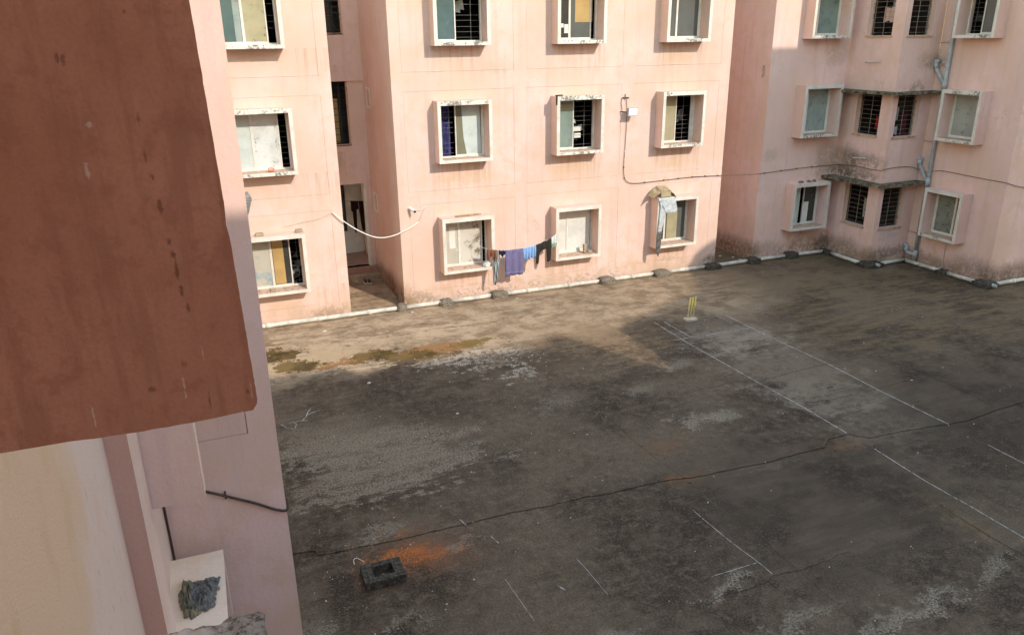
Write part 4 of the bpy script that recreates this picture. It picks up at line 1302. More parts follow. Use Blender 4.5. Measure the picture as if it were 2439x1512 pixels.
# grey soil downpipe with branches
dp = thing('downpipe', 'grey soil downpipe with slanted branches on the shaded wing', 'pipe')
m = MB()
m.tube([(20.36, 17.05, 0.12), (20.36, 17.05, ROOF-0.2)], 0.055, 12)
for z in (0.34, 2.6, 5.45, 8.3):
    m.tube([(20.36, 17.05, z-0.13), (20.36, 17.05, z+0.13)], 0.07, 12)
m.build('stack', M_pvcg, dp, True)
for z in (2.62, 5.45):
    m = MB()
    m.tube([(20.36, 17.07, z), (20.36, 17.30, z+0.27), (20.36, 17.44, z+0.47), (20.36, 17.45, z+0.60), (20.34, 17.49, z+0.68)], 0.05, 12)
    m.tube([(20.36, 17.44, z+0.44), (20.36, 17.45, z+0.62)], 0.068, 12)
    m.build('branch', M_pvcg, dp, True)
    m = MB()
    m.tube([(20.36, 17.45, z+0.60), (20.34, 17.35, z+0.66)], 0.045, 10)
    m.build('cleanout', M_pvcg, dp, True)
m = MB()
m.tube([(20.33, 17.49, 0.56), (20.33, 17.40, 0.55), (20.33, 17.38, 0.46), (20.33, 17.38, 0.38), (20.33, 17.30, 0.34), (20.35, 17.05, 0.32)], 0.05, 12)
m.tube([(20.33, 17.38, 0.50), (20.33, 17.38, 0.36)], 0.065, 12)
m.build('elbow', M_pvcg, dp, True)

# ------------------------------------------------------------------ cables, lamp, camera, hose on the walls
def curve_pts(pts, per=8):
    out = []
    V = [Vector(p) for p in pts]
    for i in range(len(V)-1):
        p0, p1, p2, p3 = V[max(0, i-1)], V[i], V[i+1], V[min(len(V)-1, i+2)]
        for s in range(per):
            t = s/per
            out.append(tuple(0.5*((2*p1)+(p2-p0)*t+(2*p0-5*p1+4*p2-p3)*t*t+(3*p1-p0-3*p2+p3)*t**3)))
    out.append(tuple(V[-1]))
    return out
wc = thing('wall_cable', 'thin dark cable looping from the floodlight across the wall to the wing', 'cable')
path = [(11.14, 19.42, 5.23), (11.16, 19.42, 5.01), (11.17, 19.42, 4.54), (11.15, 19.42, 3.9), (11.13, 19.42, 3.45), (11.16, 19.42, 3.08), (11.30, 19.42, 2.91), (11.60, 19.42, 2.86), (12.2, 19.42, 2.87),
        (12.9, 19.42, 2.89), (13.6, 19.42, 2.90), (14.58, 19.41, 2.87), (15.3, 19.40, 2.83), (16.02, 19.42, 2.82), (16.9, 19.42, 2.86), (17.9, 19.42, 2.89), (18.75, 19.42, 2.89)]
m = MB()
m.tube(curve_pts(path), 0.008, 6)
m.build('cable', M_cable, wc, True)
path2 = [(18.75, 19.42, 2.89), (18.92, 19.25, 2.92), (18.93, 18.82, 2.96), (18.93, 18.39, 2.98), (18.93, 17.97, 2.96), (18.925, 17.6, 2.98), (18.93, 17.475, 2.99), (19.14, 17.48, 3.03), (19.55, 17.48, 3.05), (19.98, 17.48, 3.03),
         (20.3, 17.47, 2.96), (20.41, 17.42, 2.90), (20.43, 17.3, 2.87), (20.425, 16.74, 2.99), (20.43, 16.29, 2.99), (20.43, 15.27, 2.97), (20.43, 14.68, 2.97), (20.44, 14.575, 2.96), (21.14, 14.58, 2.79), (23, 14.58, 2.5)]
m = MB()
m.tube(curve_pts(path2), 0.008, 6)
m.build('cable', M_cable, wc, True)
for x, z in ((11.14, 3.35), (11.17, 3.04), (11.85, 2.865), (12.5, 2.88), (13.0, 2.893), (13.5, 2.90), (13.95, 2.895), (14.4, 2.88), (16.15, 2.825), (16.8, 2.855), (17.4, 2.88), (18.0, 2.893)):
    m = MB()
    m.box(x-0.007, x+0.007, 19.405, 19.45, z-0.020, z+0.020)
    m.build('clip', M_cable, wc)
fl = thing('floodlight', 'small white floodlight on the sunlit wall between two window columns', 'lamp')
m = MB()
vs = [(11.07, 19.18, 4.80), (11.36, 19.18, 4.80), (11.40, 19.22, 5.02), (11.11, 19.22, 5.02), (11.07, 19.26, 4.79), (11.36, 19.26, 4.79), (11.40, 19.30, 5.01), (11.11, 19.30, 5.01)]
m.add(vs, [(0, 1, 2, 3), (4, 5, 6, 7), (0, 1, 5, 4), (1, 2, 6, 5), (2, 3, 7, 6), (3, 0, 4, 7)])
m.build('housing', M_grey, fl)
m = MB()
m.add([(11.085, 19.176, 4.815), (11.35, 19.176, 4.815), (11.385, 19.214, 5.005), (11.12, 19.214, 5.005)], [(0, 1, 2, 3)])
m.build('lens', simple('lamp_lens', (0.80, 0.80, 0.76), 0.15, 0.6, 0.05, 5), fl)
m = MB()
m.tube([(11.15, 19.28, 4.9), (11.06, 19.30, 4.9), (11.0, 19.38, 4.91), (10.97, 19.44, 4.91)], 0.016, 6)
m.tube([(11.02, 19.43, 5.28), (11.14, 19.43, 5.28), (11.22, 19.43, 5.27)], 0.018, 6)
m.tube([(11.10, 19.43, 5.38), (11.10, 19.43, 5.22)], 0.01, 6)
m.tube(curve_pts([(11.0, 19.43, 5.28), (10.98, 19.43, 5.15), (11.02, 19.43, 4.95)]), 0.007, 5)
m.build('bracket', M_cable, fl)
cc = thing('security_camera', 'small white security camera on the wall beside the left passage', 'camera')
m = MB()
m.tube([(4.80, 19.45, 2.72), (4.80, 19.40, 2.72)], 0.05, 12)
m.tube([(4.80, 19.40, 2.72), (4.80, 19.35, 2.71)], 0.02, 8)
m.build('mount', M_hose, cc)
m = MB()
m.tube([(4.79, 19.38, 2.74), (4.865, 19.26, 2.675)], 0.034, 12)
m.build('body', M_hose, cc)
m = MB()
m.tube([(4.868, 19.252, 2.672), (4.886, 19.225, 2.658)], 0.030, 12)
m.build('lens', M_black, cc)
m = MB()
m.tube(curve_pts([(4.84, 19.42, 2.66), (4.95, 19.43, 2.66), (5.05, 19.43, 2.67), (5.10, 19.43, 2.73), (5.04, 19.43, 2.75), (5.02, 19.43, 2.69), (5.10, 19.43, 2.66), (5.22, 19.43, 2.75)]), 0.006, 5)
m.build('lead', M_hose, cc)
hs = thing('hose', 'white hose sagging across the mouth of the left passage', 'hose')
m = MB()
m.tube(curve_pts([(2.80, 19.40, 2.80), (3.04, 19.36, 2.57), (3.37, 19.35, 2.31), (3.72, 19.35, 2.11), (3.99, 19.35, 2.04), (4.27, 19.35, 2.06), (4.52, 19.36, 2.13), (4.78, 19.38, 2.23), (5.01, 19.41, 2.35)]), 0.014, 8)
m.build('tube', M_hose, hs, True)
m = MB()
m.tube(curve_pts([(2.80, 19.44, 2.79), (2.44, 19.44, 2.66), (2.12, 19.44, 2.62), (1.58, 19.44, 2.54)]), 0.004, 4)
m.tube(curve_pts([(5.01, 19.42, 2.35), (5.13, 19.44, 2.57), (5.22, 19.44, 2.75)]), 0.004, 4)
m.build('string', M_sill, hs)

# own side: cables and lamp
m = MB()
m.tube([(-0.785, 6.70, 3.9), (-0.787, 6.74, 3.0), (-0.785, 6.76, 2.4), (-0.785, 6.70, 0.3)], 0.012, 6)
tag(m.build('cable', M_cable, None), 'dark vertical cable in the corner behind the lower window box', 'cable')
m = MB()
m.tube(curve_pts([(-0.45, 6.785, 2.98), (-0.27, 6.78, 2.885), (0.0, 6.78, 2.73), (0.15, 6.78, 2.63), (0.25, 6.78, 2.585), (0.285, 6.80, 2.60), (0.29, 6.9, 2.64)]), 0.013, 8)
m.box(-0.265, -0.250, 6.77, 6.80, 2.85, 2.92)
tag(m.build('cable', M_cable, None, True), 'black cable slanting across the near pink wing wall', 'cable')
lf = thing('floodlight', 'grey finned floodlight seen edge-on at the corner of the near wing', 'lamp')
m = MB(lambda a, h, z: (a, h, z))
poly = [(0.255, 5.66), (0.30, 5.675), (0.322, 5.63), (0.275, 5.50), (0.262, 5.50)]
vs = [(x, 6.84, z) for x, z in poly]+[(x, 7.0, z) for x, z in poly]
n = len(poly)
m.add(vs, [tuple(range(n)), tuple(range(n, 2*n))]+[(i, (i+1) % n, n+(i+1) % n, n+i) for i in range(n)])
m.build('housing', M_grey, lf)
for i in range(6):
    m = MB()
    t2 = i/5
    m.box(0.272, 0.29+0.03*t2, 6.832, 6.84, 5.53+0.12*t2-0.004, 5.53+0.12*t2+0.004)
    m.build('fin', M_grey, lf)
m = MB()
m.tube([(0.26, 6.92, 5.58), (0.25, 6.92, 5.52)], 0.012, 6)
m.build('bracket', M_cable, lf)

# ------------------------------------------------------------------ washing line
def rope_z(x):
    pts = [(6.55, 1.60), (6.74, 1.53), (7.08, 1.45), (7.30, 1.425), (7.80, 1.43), (8.18, 1.48), (8.63, 1.62), (8.84, 1.75)]
    for a, b2 in zip(pts[:-1], pts[1:]):
        if a[0] <= x <= b2[0]:
            return a[1]+(b2[1]-a[1])*(x-a[0])/(b2[0]-a[0])
    return 1.45
LY = 18.97
m = MB()
m.tube([(6.50, 19.5, 1.62), (6.60, 19.2, 1.58)]+[(6.70+0.05*i, LY, rope_z(6.70+0.05*i)) for i in range(43)]+[(8.86, 19.02, 1.76)], 0.005, 5)
tag(m.build('clothes_line', M_hose, None), 'thin washing line strung between two ground-floor windows', 'rope')
def cloth_mat(name, col, kind=None, col2=None):
    k = NT(name)
    nz = k.noise(30, 4, 0.6)
    c = k.mix(k.ramp(nz, 0.3, 0.7), tuple(v*0.85 for v in col), tuple(min(1, v*1.12) for v in col))
    x, y, z = k.sep()
    if kind == 'stripe':
        s = k.math('SINE', k.math('MULTIPLY', k.math('MULTIPLY_ADD', z, 0.06, x), 150.0))
        c = k.mix(k.ramp(s, -0.2, 0.3), c, col2)
    if kind == 'hem':
        s = k.math('MULTIPLY', k.ramp(z, 0.80, 0.81, 1, 0), k.ramp(z, 0.765, 0.775))
        c = k.mix(k.math('MULTIPLY', s, 0.6), c, col2)
    if kind == 'green':
        f = k.math('MULTIPLY', k.ramp(z, 1.50, 1.46), k.ramp(k.noise(28, 3), 0.45, 0.55))
        c = k.mix(f, c, col2)
    return k.done(c, 0.9, 0.15)
def garment(name, x0, x1, length, mat, label, folds=5, amp=0.02, nx=30, nz=14, taper=0.0, lean=0.0, y=LY, top=None, cat='garment', back=0.0):
    vs2, fs2 = [], []
    top = top or rope_z
    for i in range(nx+1):
        s = i/nx
        x = x0+(x1-x0)*s
        L = length(s)
        zt = top(x)
        for j in range(nz+1):
            t2 = j/nz
            ph = s*folds*2*math.pi+1.3*mnoise.noise(Vector((s*3, t2*2, len(name))))
            yy = y-amp*(0.25+0.75*t2)*math.sin(ph)-0.012*math.sin(math.pi*t2)
            xx = x+(taper*(0.5-s)+lean)*t2*t2*L+0.012*mnoise.noise(Vector((x*9, t2*4, 3)))*t2
            vs2.append((xx, yy, zt+0.006-L*t2-0.010*t2*math.cos(ph)))
    for i in range(nx):
        for j in range(nz):
            a = i*(nz+1)+j
            fs2.append((a, a+nz+1, a+nz+2, a+1))
    m2 = MB()
    m2.add(vs2, fs2)
    if back:
        # short fold hanging behind the line
        o = len(m2.v)
        vs3 = []
        for i in range(nx+1):
            x = x0+(x1-x0)*i/nx
            vs3 += [(x, y, top(x)+0.006), (x, y+0.025, top(x)-back)]
        m2.add(vs3, [(2*i, 2*i+2, 2*i+3, 2*i+1) for i in range(nx)])
    o2 = m2.build(name, mat, None, True)
    sd = o2.modifiers.new('thickness', 'SOLIDIFY')
    sd.thickness = 0.004
    tag(o2, label, cat, 'washing on the line')
    return o2
def lerp_tab(tab):
    def f(s):
        for a, b2 in zip(tab[:-1], tab[1:]):
            if a[0] <= s <= b2[0]:
                return a[1]+(b2[1]-a[1])*(s-a[0])/max(1e-6, b2[0]-a[0])
        return tab[-1][1]
    return f
garment('brown_cloth', 6.75, 7.08, lerp_tab([(0, .30), (.25, .33), (.35, .16), (.5, .24), (.62, .32), (.8, .30), (1, .10)]), cloth_mat('brown_cotton', (0.21, 0.095, 0.06)), 'brown garment bunched on the left end of the washing line', 3, 0.035, back=0.2)
garment('striped_trousers', 6.97, 7.11, lerp_tab([(0, .80), (.3, .97), (.55, .98), (.7, .75), (.85, .48), (1, .42)]), cloth_mat('striped_cotton', (0.46, 0.58, 0.55), 'stripe', (0.10, 0.11, 0.13)), 'pale teal striped trousers hanging lowest on the washing line', 2, 0.03, lean=-0.06)
garment('navy_cloth', 7.08, 7.29, lerp_tab([(0, .10), (.3, .14), (.55, .19), (.7, .12), (.85, .15), (1, .07)]), cloth_mat('navy_cotton', (0.026, 0.026, 0.05)), 'small navy cloth left of the purple towel', 2, 0.02)
garment('towel', 7.28, 7.80, lambda s: 0.745-0.015*math.sin(s*3), cloth_mat('purple_terry', (0.17, 0.15, 0.27), 'hem', (0.25, 0.23, 0.38)), 'large purple bath towel on the washing line', 2.5, 0.022, nx=44, back=0.6, cat='towel')
garment('blue_shirt', 7.81, 8.19, lerp_tab([(0, .16), (.08, .33), (.25, .36), (.42, .30), (.5, .38), (.62, .30), (.75, .37), (.9, .33), (1, .20)]), cloth_mat('sky_blue_cotton', (0.26, 0.43, 0.70)), 'crumpled sky blue shirt right of the purple towel', 4.5, 0.03, nx=40)
garment('black_trousers', 8.19, 8.65, lerp_tab([(0, .54), (.16, .56), (.20, .36), (.30, .28), (.42, .22), (.55, .24), (.70, .26), (.74, .62), (.95, .62), (1, .55)]), cloth_mat('black_cotton', (0.040, 0.034, 0.030)), 'black trousers with legs apart on the washing line', 2.5, 0.025, nx=40)
garment('printed_cloth', 8.66, 8.82, lerp_tab([(0, .26), (.3, .32), (.6, .31), (1, .34)]), cloth_mat('white_print_cotton', (0.62, 0.66, 0.62), 'green', (0.12, 0.30, 0.05)), 'small white cloth with green print at the line right end', 2, 0.02)
# ------------------------------------------------------------------ crumpled sheets
def crumple(name, outline, grid, mat, zf, seed, amp):
    pass
def foil_mat(name, col, col2, roughness=0.45):
    k = NT(name)
    nz = k.noise(12, 5, 0.6)
    c = k.mix(k.ramp(nz, 0.35, 0.65), col, col2)
    k.bump(k.noise(25, 5, 0.65), 0.8, 0.02)
    return k.done(c, roughness, 0.4)
M_sheet = foil_mat('grey_plastic_sheet', (0.58, 0.60, 0.60), (0.46, 0.49, 0.50))
M_sheetd = foil_mat('dark_plastic_sheet', (0.075, 0.065, 0.06), (0.16, 0.145, 0.135))
M_card = foil_mat('brown_cardboard', (0.36, 0.27, 0.15), (0.46, 0.36, 0.21), 0.8)
FY = YA-0.40
tp = thing('plastic_sheet', 'torn pale grey plastic sheet draped over the right ground-floor window', 'plastic sheet')
def sheet(rowsL, name, mat, parent, nx=12, amp=0.015, seed=0, th=0.004):
    """rowsL: list of (z, x0, x1, y) from top to bottom; a draped strip"""
    vs2, fs2 = [], []
    R = []
    for a, b2 in zip(rowsL[:-1], rowsL[1:]):
        for s in range(5):
            t2 = s/5
            R.append(tuple(a[i]+(b2[i]-a[i])*t2 for i in range(4)))
    R.append(rowsL[-1])
    for (z, xa, xb, yy) in R:
        for i in range(nx+1):
            s = i/nx
            x = xa+(xb-xa)*s
            nn = mnoise.noise_vector(Vector((x*8+seed, z*5, seed)))
            n2 = mnoise.noise(Vector((x*20, z*14, seed+3)))
            vs2.append((x+nn.x*amp*0.6, yy-abs(nn.y)*amp*1.5-0.006+n2*amp*0.5, z+nn.z*amp*0.6))
    for j in range(len(R)-1):
        for i in range(nx):
            a = j*(nx+1)+i
            fs2.append((a, a+1, a+nx+2, a+nx+1))
    m2 = MB()
    m2.add(vs2, fs2)
    o2 = m2.build(name, mat, parent, True)
    sd = o2.modifiers.new('thickness', 'SOLIDIFY')
    sd.thickness = th
    return o2
sheet([(2.46, 12.08, 12.62, FY+0.10), (2.44, 12.10, 12.66, FY-0.01), (2.25, 12.22, 12.72, FY-0.02), (2.08, 12.32, 12.76, FY-0.03), (1.99, 12.34, 12.72, FY-0.035)], 'flap', M_sheet, tp, 14, 0.02, 1)
sheet([(2.42, 12.10, 12.40, FY-0.012), (2.2, 12.18, 12.40, FY-0.02), (1.95, 12.16, 12.36, FY-0.025), (1.65, 12.14, 12.29, FY-0.02), (1.42, 12.13, 12.26, FY-0.02)], 'tail', M_sheet, tp, 8, 0.02, 4)
sheet([(1.44, 12.13, 12.27, FY-0.022), (1.2, 12.10, 12.26, FY-0.02), (0.98, 12.10, 12.25, FY-0.025), (0.85, 12.09, 12.22, FY-0.03), (0.70, 12.17, 12.20, FY-0.03)], 'tail', M_sheetd, tp, 8, 0.022, 6)
cb = thing('cardboard_sheet', 'bent brown cardboard lying on the box of the draped window', 'cardboard')
m = MB()
pts2 = []
prof = [(11.93, 2.46), (11.98, 2.50), (12.06, 2.56), (12.16, 2.60), (12.20, 2.66), (12.5, 2.65), (12.54, 2.60), (12.62, 2.55), (12.68, 2.47), (12.70, 2.40)]
vs = []
for (x, z) in prof:
    for j in range(4):
        y = FY-0.03+0.11*j
        vs.append((x+0.012*mnoise.noise(Vector((x*12, j, 1))), y, z+0.03*j*(1 if z > 2.55 else 0.4)+0.02*mnoise.noise(Vector((x*15, j*2, 4)))))
fs = [(i*4+j, (i+1)*4+j, (i+1)*4+j+1, i*4+j+1) for i in range(len(prof)-1) for j in range(3)]
m.add(vs, fs)
o = m.build('sheet', M_card, cb)
sd = o.modifiers.new('thickness', 'SOLIDIFY')
sd.thickness = 0.012
m = MB()
m.add([(12.18, FY-0.035, 2.47), (12.52, FY-0.035, 2.46), (12.51, FY-0.015, 2.63), (12.19, FY-0.015, 2.64)], [(0, 1, 2, 3)])
o = m.build('flap', M_card, cb)
sd = o.modifiers.new('thickness', 'SOLIDIFY')
sd.thickness = 0.01

def lump(name, c, r, mat, label, cat, seed, amp=0.35, freq=2.0, flat=0.0, sub=3, group=None):
    bm = bmesh.new()
    bmesh.ops.create_icosphere(bm, subdivisions=sub, radius=1.0)
    for v in bm.verts:
        q = v.co.copy()
        d = 1+amp*mnoise.noise(q*freq+Vector((seed*3.1, seed, 0)))+amp*0.5*mnoise.noise(q*freq*2.7+Vector((seed, 7, 1)))
        q = Vector((q.x*r[0], q.y*r[1], q.z*r[2]))*d
        if q.z < -r[2]*0.45:
            q.z = -r[2]*0.45
        v.co = q+Vector(c)
    me = bpy.data.meshes.new(name)
    bm.to_mesh(me)
    bm.free()
    me.materials.append(mat)
    o2 = bpy.data.objects.new(name, me)
    COL.objects.link(o2)
    if label:
        tag(o2, label, cat, group)
    return o2
M_brick = simple('dusty_broken_brick', (0.40, 0.30, 0.21), 0.95, 0.1, 0.3, 25, bump=0.5)
M_bag = foil_mat('white_bag_film', (0.80, 0.78, 0.74), (0.66, 0.64, 0.60))
lump('plastic_bag', (6.78, 19.12, 1.045), (0.095, 0.09, 0.10), M_bag, 'white plastic bag on the sill of the torn-film window', 'bag', 2, 0.5, 2.2)
rough_block('broken_brick', 0.86, 1.07, 19.18, 19.32, 2.425, 2.50, M_brick, None, 0.012, 4, 5, 0.0, 14)
tag(bpy.data.objects['broken_brick'], 'rounded stone on the left of the ground-floor box at left', 'brick')
o = rough_block('broken_brick', 1.82, 2.0, 19.16, 19.30, 2.425, 2.505, M_brick, None, 0.004, 3, 6, 0.0, 14)
tag(o, 'square brick bit on the right end of the ground-floor box at left', 'brick')
o = rough_block('broken_brick', 1.06, 1.19, 19.14, 19.26, 1.0, 1.075, M_brick, None, 0.008, 4, 7, 0.0, 14)
tag(o, 'brick bit on the inner sill of the left ground-floor window', 'brick')
o = rough_block('broken_brick', 9.80, 9.90, 19.22, 19.30, 1.0, 1.27, M_brick, None, 0.004, 3, 8, 0.0, 14)
tag(o, 'upright brick on the sill of the white-paned window', 'brick')
o = rough_block('broken_brick', 9.93, 10.08, 19.20, 19.32, 1.0, 1.07, M_brick, None, 0.012, 4, 9, 0.0, 14)
tag(o, 'broken lump right of the upright brick on the white-paned window sill', 'brick')
for i, (x, sx, lab) in enumerate(((17.45, 0.10, 'larger flat stone on top of the wing ground-floor window box'), (17.78, 0.075, 'middle stone on top of the wing ground-floor window box'),
                                  (17.98, 0.05, 'smallest stone on top of the wing ground-floor window box'))):
    lump('stone', (x, 19.22, 2.475), (sx, 0.07, 0.05), M_conc, lab, 'stone', 11+i, 0.3, 1.6, sub=2)
m = MB()
m.tube([(5.95, 19.20, 2.455), (6.25, 19.19, 2.458), (6.68, 19.22, 2.455)], [0.026, 0.028, 0.022], 8)
tag(m.build('stick', simple('weathered_wood', (0.42, 0.31, 0.20), 0.9, 0.1, 0.3, 14), None), 'weathered wooden stick lying on top of the torn-film window box', 'stick')
M_pkt = foil_mat('red_wrapper', (0.62, 0.10, 0.07), (0.72, 0.42, 0.30), 0.35)
lump('snack_packet', (1.42, 19.13, 4.0), (0.075, 0.055, 0.075), M_pkt, 'crumpled red snack packet on the first-floor sill at left', 'packet', 4, 0.3, 2.5)
m = MB()
for (dx, dz, r) in ((0, 0, 0.0),):
    m.tube([(8.80, FY+0.02, 5.44), (9.0, FY+0.0, 5.445)], 0.02, 6)
    m.tube([(8.825, FY-0.01, 5.43), (8.82, FY-0.012, 5.2)], 0.022, 6)
tag(m.build('rag', simple('dark_brown_rag', (0.07, 0.045, 0.03), 0.95, 0.1, 0.3, 20), None), 'dark brown rag over the left corner of the middle window box', 'rag')

# fan in the left ground-floor window
fan = thing('table_fan', 'small table fan behind the open side of the left ground-floor window', 'fan')
ring = [(1.70+0.17*math.cos(i*math.pi/14), 19.72, 1.30+0.17*math.sin(i*math.pi/14)) for i in range(29)]
M_fan = simple('grey_fan_plastic', (0.32, 0.33, 0.33), 0.4, 0.5, 0.1, 10)
m = MB()
m.tube(ring, 0.010, 6)
m.tube([(1.70+(p[0]-1.70)*0.62, 19.70, 1.30+(p[2]-1.30)*0.62) for p in ring], 0.004, 5)
for i in range(10):
    a = i*math.pi/5
    m.tube([(1.70+0.04*math.cos(a), 19.69, 1.30+0.04*math.sin(a)), (1.70+0.17*math.cos(a), 19.72, 1.30+0.17*math.sin(a))], 0.003, 4)
m.build('guard', M_fan, fan)
m = MB()
m.tube([(1.70, 19.66, 1.30), (1.70, 19.80, 1.30)], 0.045, 12)
m.build('hub', M_hose, fan)
for i in range(3):
    a = i*2*math.pi/3+0.4
    m = MB()
    ca, sa = math.cos(a), math.sin(a)
    q = [(0.04, -0.02), (0.15, -0.06), (0.155, 0.03), (0.05, 0.03)]
    m.add([(1.70+u*ca-v*sa, 19.73+0.02*v/0.06, 1.30+u*sa+v*ca) for u, v in q], [(0, 1, 2, 3)])
    o = m.build('blade', M_fan, fan)
    sd = o.modifiers.new('thickness', 'SOLIDIFY')
    sd.thickness = 0.004
m = MB()
m.tube([(1.70, 19.78, 1.27), (1.70, 19.80, 1.0)], 0.02, 8)
m.tube([(1.70, 19.80, 1.0), (1.70, 19.80, 0.97)], 0.09, 12)
m.build('stand', M_fan, fan)
m = MB()
m.tube([(1.52, 19.60, 1.06), (1.52, 19.60, 1.40), (1.52, 19.60, 1.44)], [0.045, 0.045, 0.02], 10)
tag(m.build('bottle', M_hose, None, True), 'white bottle beside the ochre board in the left ground-floor window', 'bottle')

# ------------------------------------------------------------------ doorway things
M_dk = cloth_mat('dark_maroon_cotton', (0.030, 0.014, 0.014))
flat = lambda x: 2.16-0.10*(x-4.1)
garment('dark_shirt', 4.02, 4.26, lerp_tab([(0, .30), (.2, .38), (.25, .95), (.45, 1.05), (.6, .85), (.66, .3), (1, .25)]), M_dk, 'dark maroon garment hanging inside the lobby doorway, left one', 2, 0.02, y=23.9, top=flat)
garment('dark_shirt', 4.27, 4.42, lerp_tab([(0, .25), (.3, .9), (.8, 1.0), (1, .9)]), M_dk, 'dark garment hanging inside the lobby doorway beside the jamb', 2, 0.02, y=23.9, top=flat)
m = MB()
m.tube([(3.2, 23.9, 2.24), (4.7, 23.9, 2.09)], 0.006, 5)
tag(m.build('clothes_line', M_cable, None), 'dark cord strung across the lobby behind the doorway', 'rope')
M_shoe = simple('dark_shoe_mesh', (0.05, 0.045, 0.045), 0.8, 0.3, 0.4, 30)
M_sole = simple('red_shoe_lining', (0.30, 0.06, 0.05), 0.8, 0.2, 0.2, 20)
for i, (x, y, lab) in enumerate(((3.98, 22.20, 'left shoe of the dark pair in front of the lobby step'), (4.09, 22.14, 'right shoe of the dark pair in front of the lobby step'))):
    sh = thing('shoe', lab, 'shoe', group='pair of shoes at the lobby step')
    o = lump('upper', (x, y, 0.045), (0.048, 0.135, 0.055), M_shoe, None, None, 20+i, 0.08, 1.5, sub=3)
    o.parent = sh
    o = lump('lining', (x, y+0.07, 0.085), (0.034, 0.05, 0.02), M_sole, None, None, 22+i, 0.08, 1.5, sub=2)
    o.parent = sh
    m = MB()
    m.box(x-0.045, x+0.045, y-0.13, y+0.13, 0.002, 0.02)
    m.build('sole', M_hose, sh)

# ------------------------------------------------------------------ cricket stumps
wk = thing('cricket_stumps', 'three yellow cricket stumps standing in a pale base on the pitch', 'cricket stumps')
def stump_mat():
    k = NT('yellow_stump_plastic')
    x, y, z = k.sep()
    c = k.mix(k.ramp(z, 0.22, 0.42), (0.82, 0.70, 0.42), (0.88, 0.72, 0.15))
    c = k.mix(k.math('MULTIPLY', k.ramp(k.noise(30, 4), 0.45, 0.7), 0.4), c, (0.68, 0.62, 0.40))
    return k.done(c, 0.5, 0.4)
M_st = stump_mat()
rough_block('base', 10.90, 11.20, 15.46, 15.66, 0.0, 0.065, simple('dusty_yellow_base', (0.62, 0.54, 0.39), 0.8, 0.2, 0.15, 14), wk, 0.003, 3, 2, 0.0, 10)
for i, x in enumerate((10.97, 11.05, 11.13)):
    m = MB()
    m.tube([(x, 15.57, 0.06), (x+0.045, 15.57, 0.60), (x+0.047, 15.57, 0.615)], [0.022, 0.022, 0.012], 10)
    m.build('stump', M_st, wk, True)

# ------------------------------------------------------------------ drain gully box
gb = thing('gully_box', 'black square concrete gully box with open centre beside the orange stain', 'gully')
m = MB()
X0, X1, Y0, Y1, HT = 1.20, 1.75, 8.47, 8.88, 0.13
hx0, hx1, hy0, hy1 = 1.34, 1.62, 8.57, 8.80
rough = []
for (a, b2, c2, d) in ((X0, X1, Y0, hy0), (X0, X1, hy1, Y1), (X0, hx0, hy0, hy1), (hx1, X1, hy0, hy1)):
    m.box(a, b2, c2, d, -0.02, HT)
o = m.build('rim', M_concd, gb)
bm = bmesh.new()
bm.from_mesh(o.data)
bmesh.ops.remove_doubles(bm, verts=bm.verts, dist=0.001)
bmesh.ops.subdivide_edges(bm, edges=bm.edges, cuts=3, use_grid_fill=True)
for v in bm.verts:
    v.co += mnoise.noise_vector(v.co*11)*0.010
bm.to_mesh(o.data)
bm.free()
m = MB()
m.box(hx0-0.01, hx1+0.01, hy0-0.01, hy1+0.01, -0.02, 0.03)
m.build('grating', M_soil, gb)
for i in range(5):
    lump('debris', (1.38+0.05*i, 8.63+0.03*(i % 3), 0.035), (0.03, 0.025, 0.02), M_conc, None, None, 30+i, 0.3, 2, sub=1).parent = gb
m = MB()
m.tube(curve_pts([(1.30, 9.10, 0.012), (1.22, 9.22, 0.012), (1.17, 9.20, 0.012), (1.16, 9.10, 0.012)]), 0.005, 6)
tag(m.build('wire_scrap', M_hose, None), 'bent scrap of white wire behind the gully box', 'wire')
m = MB()
m.tube([(5.56+0.085*math.cos(i*0.35), 7.66+0.085*math.sin(i*0.35), 0.010) for i in range(11)], 0.004, 6)
tag(m.build('wire_scrap', M_conc, None), 'curved scrap of pale wire on the near concrete', 'wire')

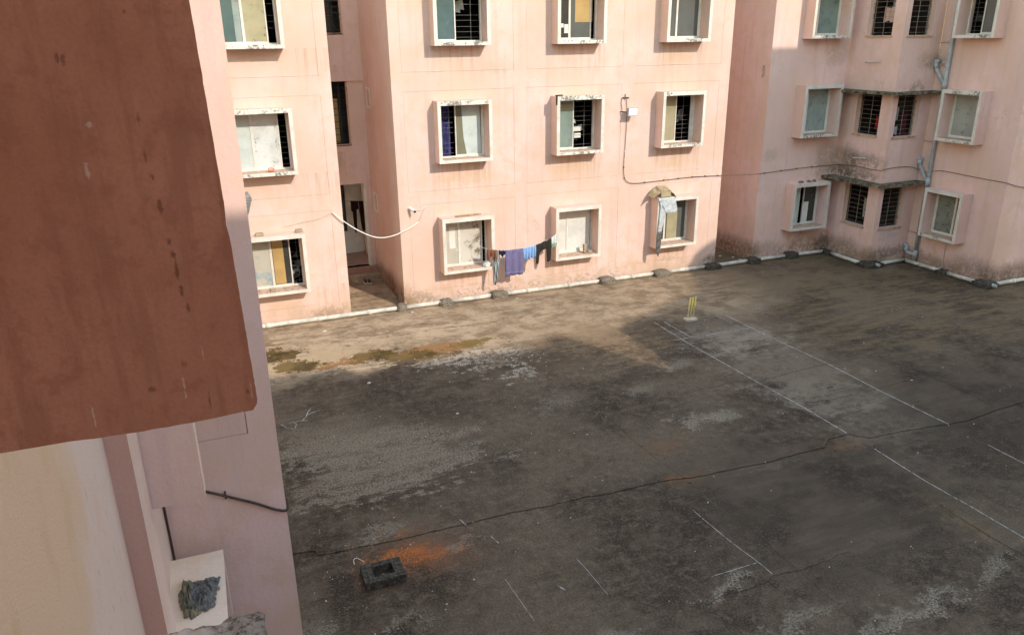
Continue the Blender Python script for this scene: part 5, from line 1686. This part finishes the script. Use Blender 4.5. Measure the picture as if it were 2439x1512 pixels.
# ------------------------------------------------------------------ bag on the lower window box
M_rag = foil_mat('charcoal_bag_film', (0.115, 0.105, 0.097), (0.20, 0.185, 0.17), 0.6)
M_rag2 = foil_mat('dirty_beige_film', (0.30, 0.25, 0.16), (0.16, 0.14, 0.09), 0.7)
bgt = thing('plastic_bag', 'crumpled charcoal plastic bag on the near lower window box', 'bag')
def crumpled_sheet(name, cx, cy, rx, ry, zb, h, mat, seed, parent, n=44):
    vs2, fs2, ok = [], [], {}
    for i in range(n+1):
        for j in range(n+1):
            u, v = 2*i/n-1, 2*j/n-1
            rr = math.hypot(u, v)
            an = math.atan2(v, u)
            lim = 0.78+0.30*mnoise.noise(Vector((math.cos(an)*1.7+seed, math.sin(an)*1.7, seed)))+0.16*mnoise.noise(Vector((math.cos(an)*5+seed, math.sin(an)*5, seed)))
            if rr > lim:
                continue
            q0 = Vector((u*2.2+seed, v*2.2, 2*seed))
            wv = mnoise.noise_vector(q0)*0.5
            a1 = abs(mnoise.noise(q0+wv))
            a2 = abs(mnoise.noise(Vector((u*5.0+wv.x*2, v*5.0+seed+wv.y*2, seed))))
            a3 = abs(mnoise.noise(Vector((u*11+wv.x*3, v*11+seed, seed+4))))
            edge2 = min(1, max(0, (lim-rr)/0.35))
            z = zb+h*(0.15+0.9*a1+0.75*a2+0.4*a3)*(0.2+0.8*edge2)
            ok[i, j] = len(vs2)
            vs2.append((cx+rx*u, cy+ry*v, max(zb+0.004, z)))
    for i in range(n):
        for j in range(n):
            q = [(i, j), (i+1, j), (i+1, j+1), (i, j+1)]
            if all(t3 in ok for t3 in q):
                fs2.append(tuple(ok[t3] for t3 in q))
    m2 = MB()
    m2.add(vs2, fs2)
    o2 = m2.build(name, mat, parent, True)
    sd2 = o2.modifiers.new('thickness', 'SOLIDIFY')
    sd2.thickness = 0.003
    return o2
crumpled_sheet('bag_film', -0.535, 6.02, 0.20, 0.27, 2.43, 0.085, M_rag, 3.3, bgt, 90)
crumpled_sheet('bag_film', -0.66, 6.02, 0.09, 0.27, 2.425, 0.08, M_rag2, 5.1, bgt, 60)
crumpled_sheet('bag_film', -0.62, 5.80, 0.09, 0.10, 2.42, 0.07, M_rag2, 8.2, bgt, 50)

# ------------------------------------------------------------------ litter
M_lit = simple('pale_litter', (0.60, 0.56, 0.50), 0.8, 0.2, 0.2, 30)
m = MB()
rl = random.Random(5)
def flake(x, y, s):
    a = rl.random()*6.28
    pts = []
    for i in range(4):
        w = a+i*1.57+rl.uniform(-.3, .3)
        r = s*rl.uniform(0.5, 1.2)
        pts.append((x+r*math.cos(w), y+0.7*r*math.sin(w), 0.006+rl.random()*0.012))
    c4 = (x, y, 0.02+s*0.3)
    m.add(pts+[c4], [(0, 1, 4), (1, 2, 4), (2, 3, 4), (3, 0, 4)])
for i in range(150):
    x, y = rl.uniform(0.4, 18), rl.uniform(5, 19)
    flake(x, y, rl.uniform(0.008, 0.022))
for i in range(60):
    flake(rl.gauss(1.0, 0.5), rl.gauss(8.9, 0.7), rl.uniform(0.006, 0.016))
for i in range(25):
    flake(rl.gauss(6.2, 0.3), rl.gauss(15.0, 0.5), rl.uniform(0.012, 0.03))
for x, y, s in ((2.2, 18.5, 0.06), (4.6, 19.0, 0.05), (7.6, 18.95, 0.04), (15.4, 20.3, 0.07), (15.7, 20.0, 0.08), (15.75, 19.7, 0.06), (3.75, 22.35, 0.05), (2.6, 15.0, 0.07), (3.9, 12.9, 0.05), (13.2, 10.6, 0.04)):
    flake(x, y, s)
o = m.build('litter', M_lit)
o['kind'] = 'stuff'
tag(o, 'small pale bits of litter scattered over the concrete yard', 'litter')
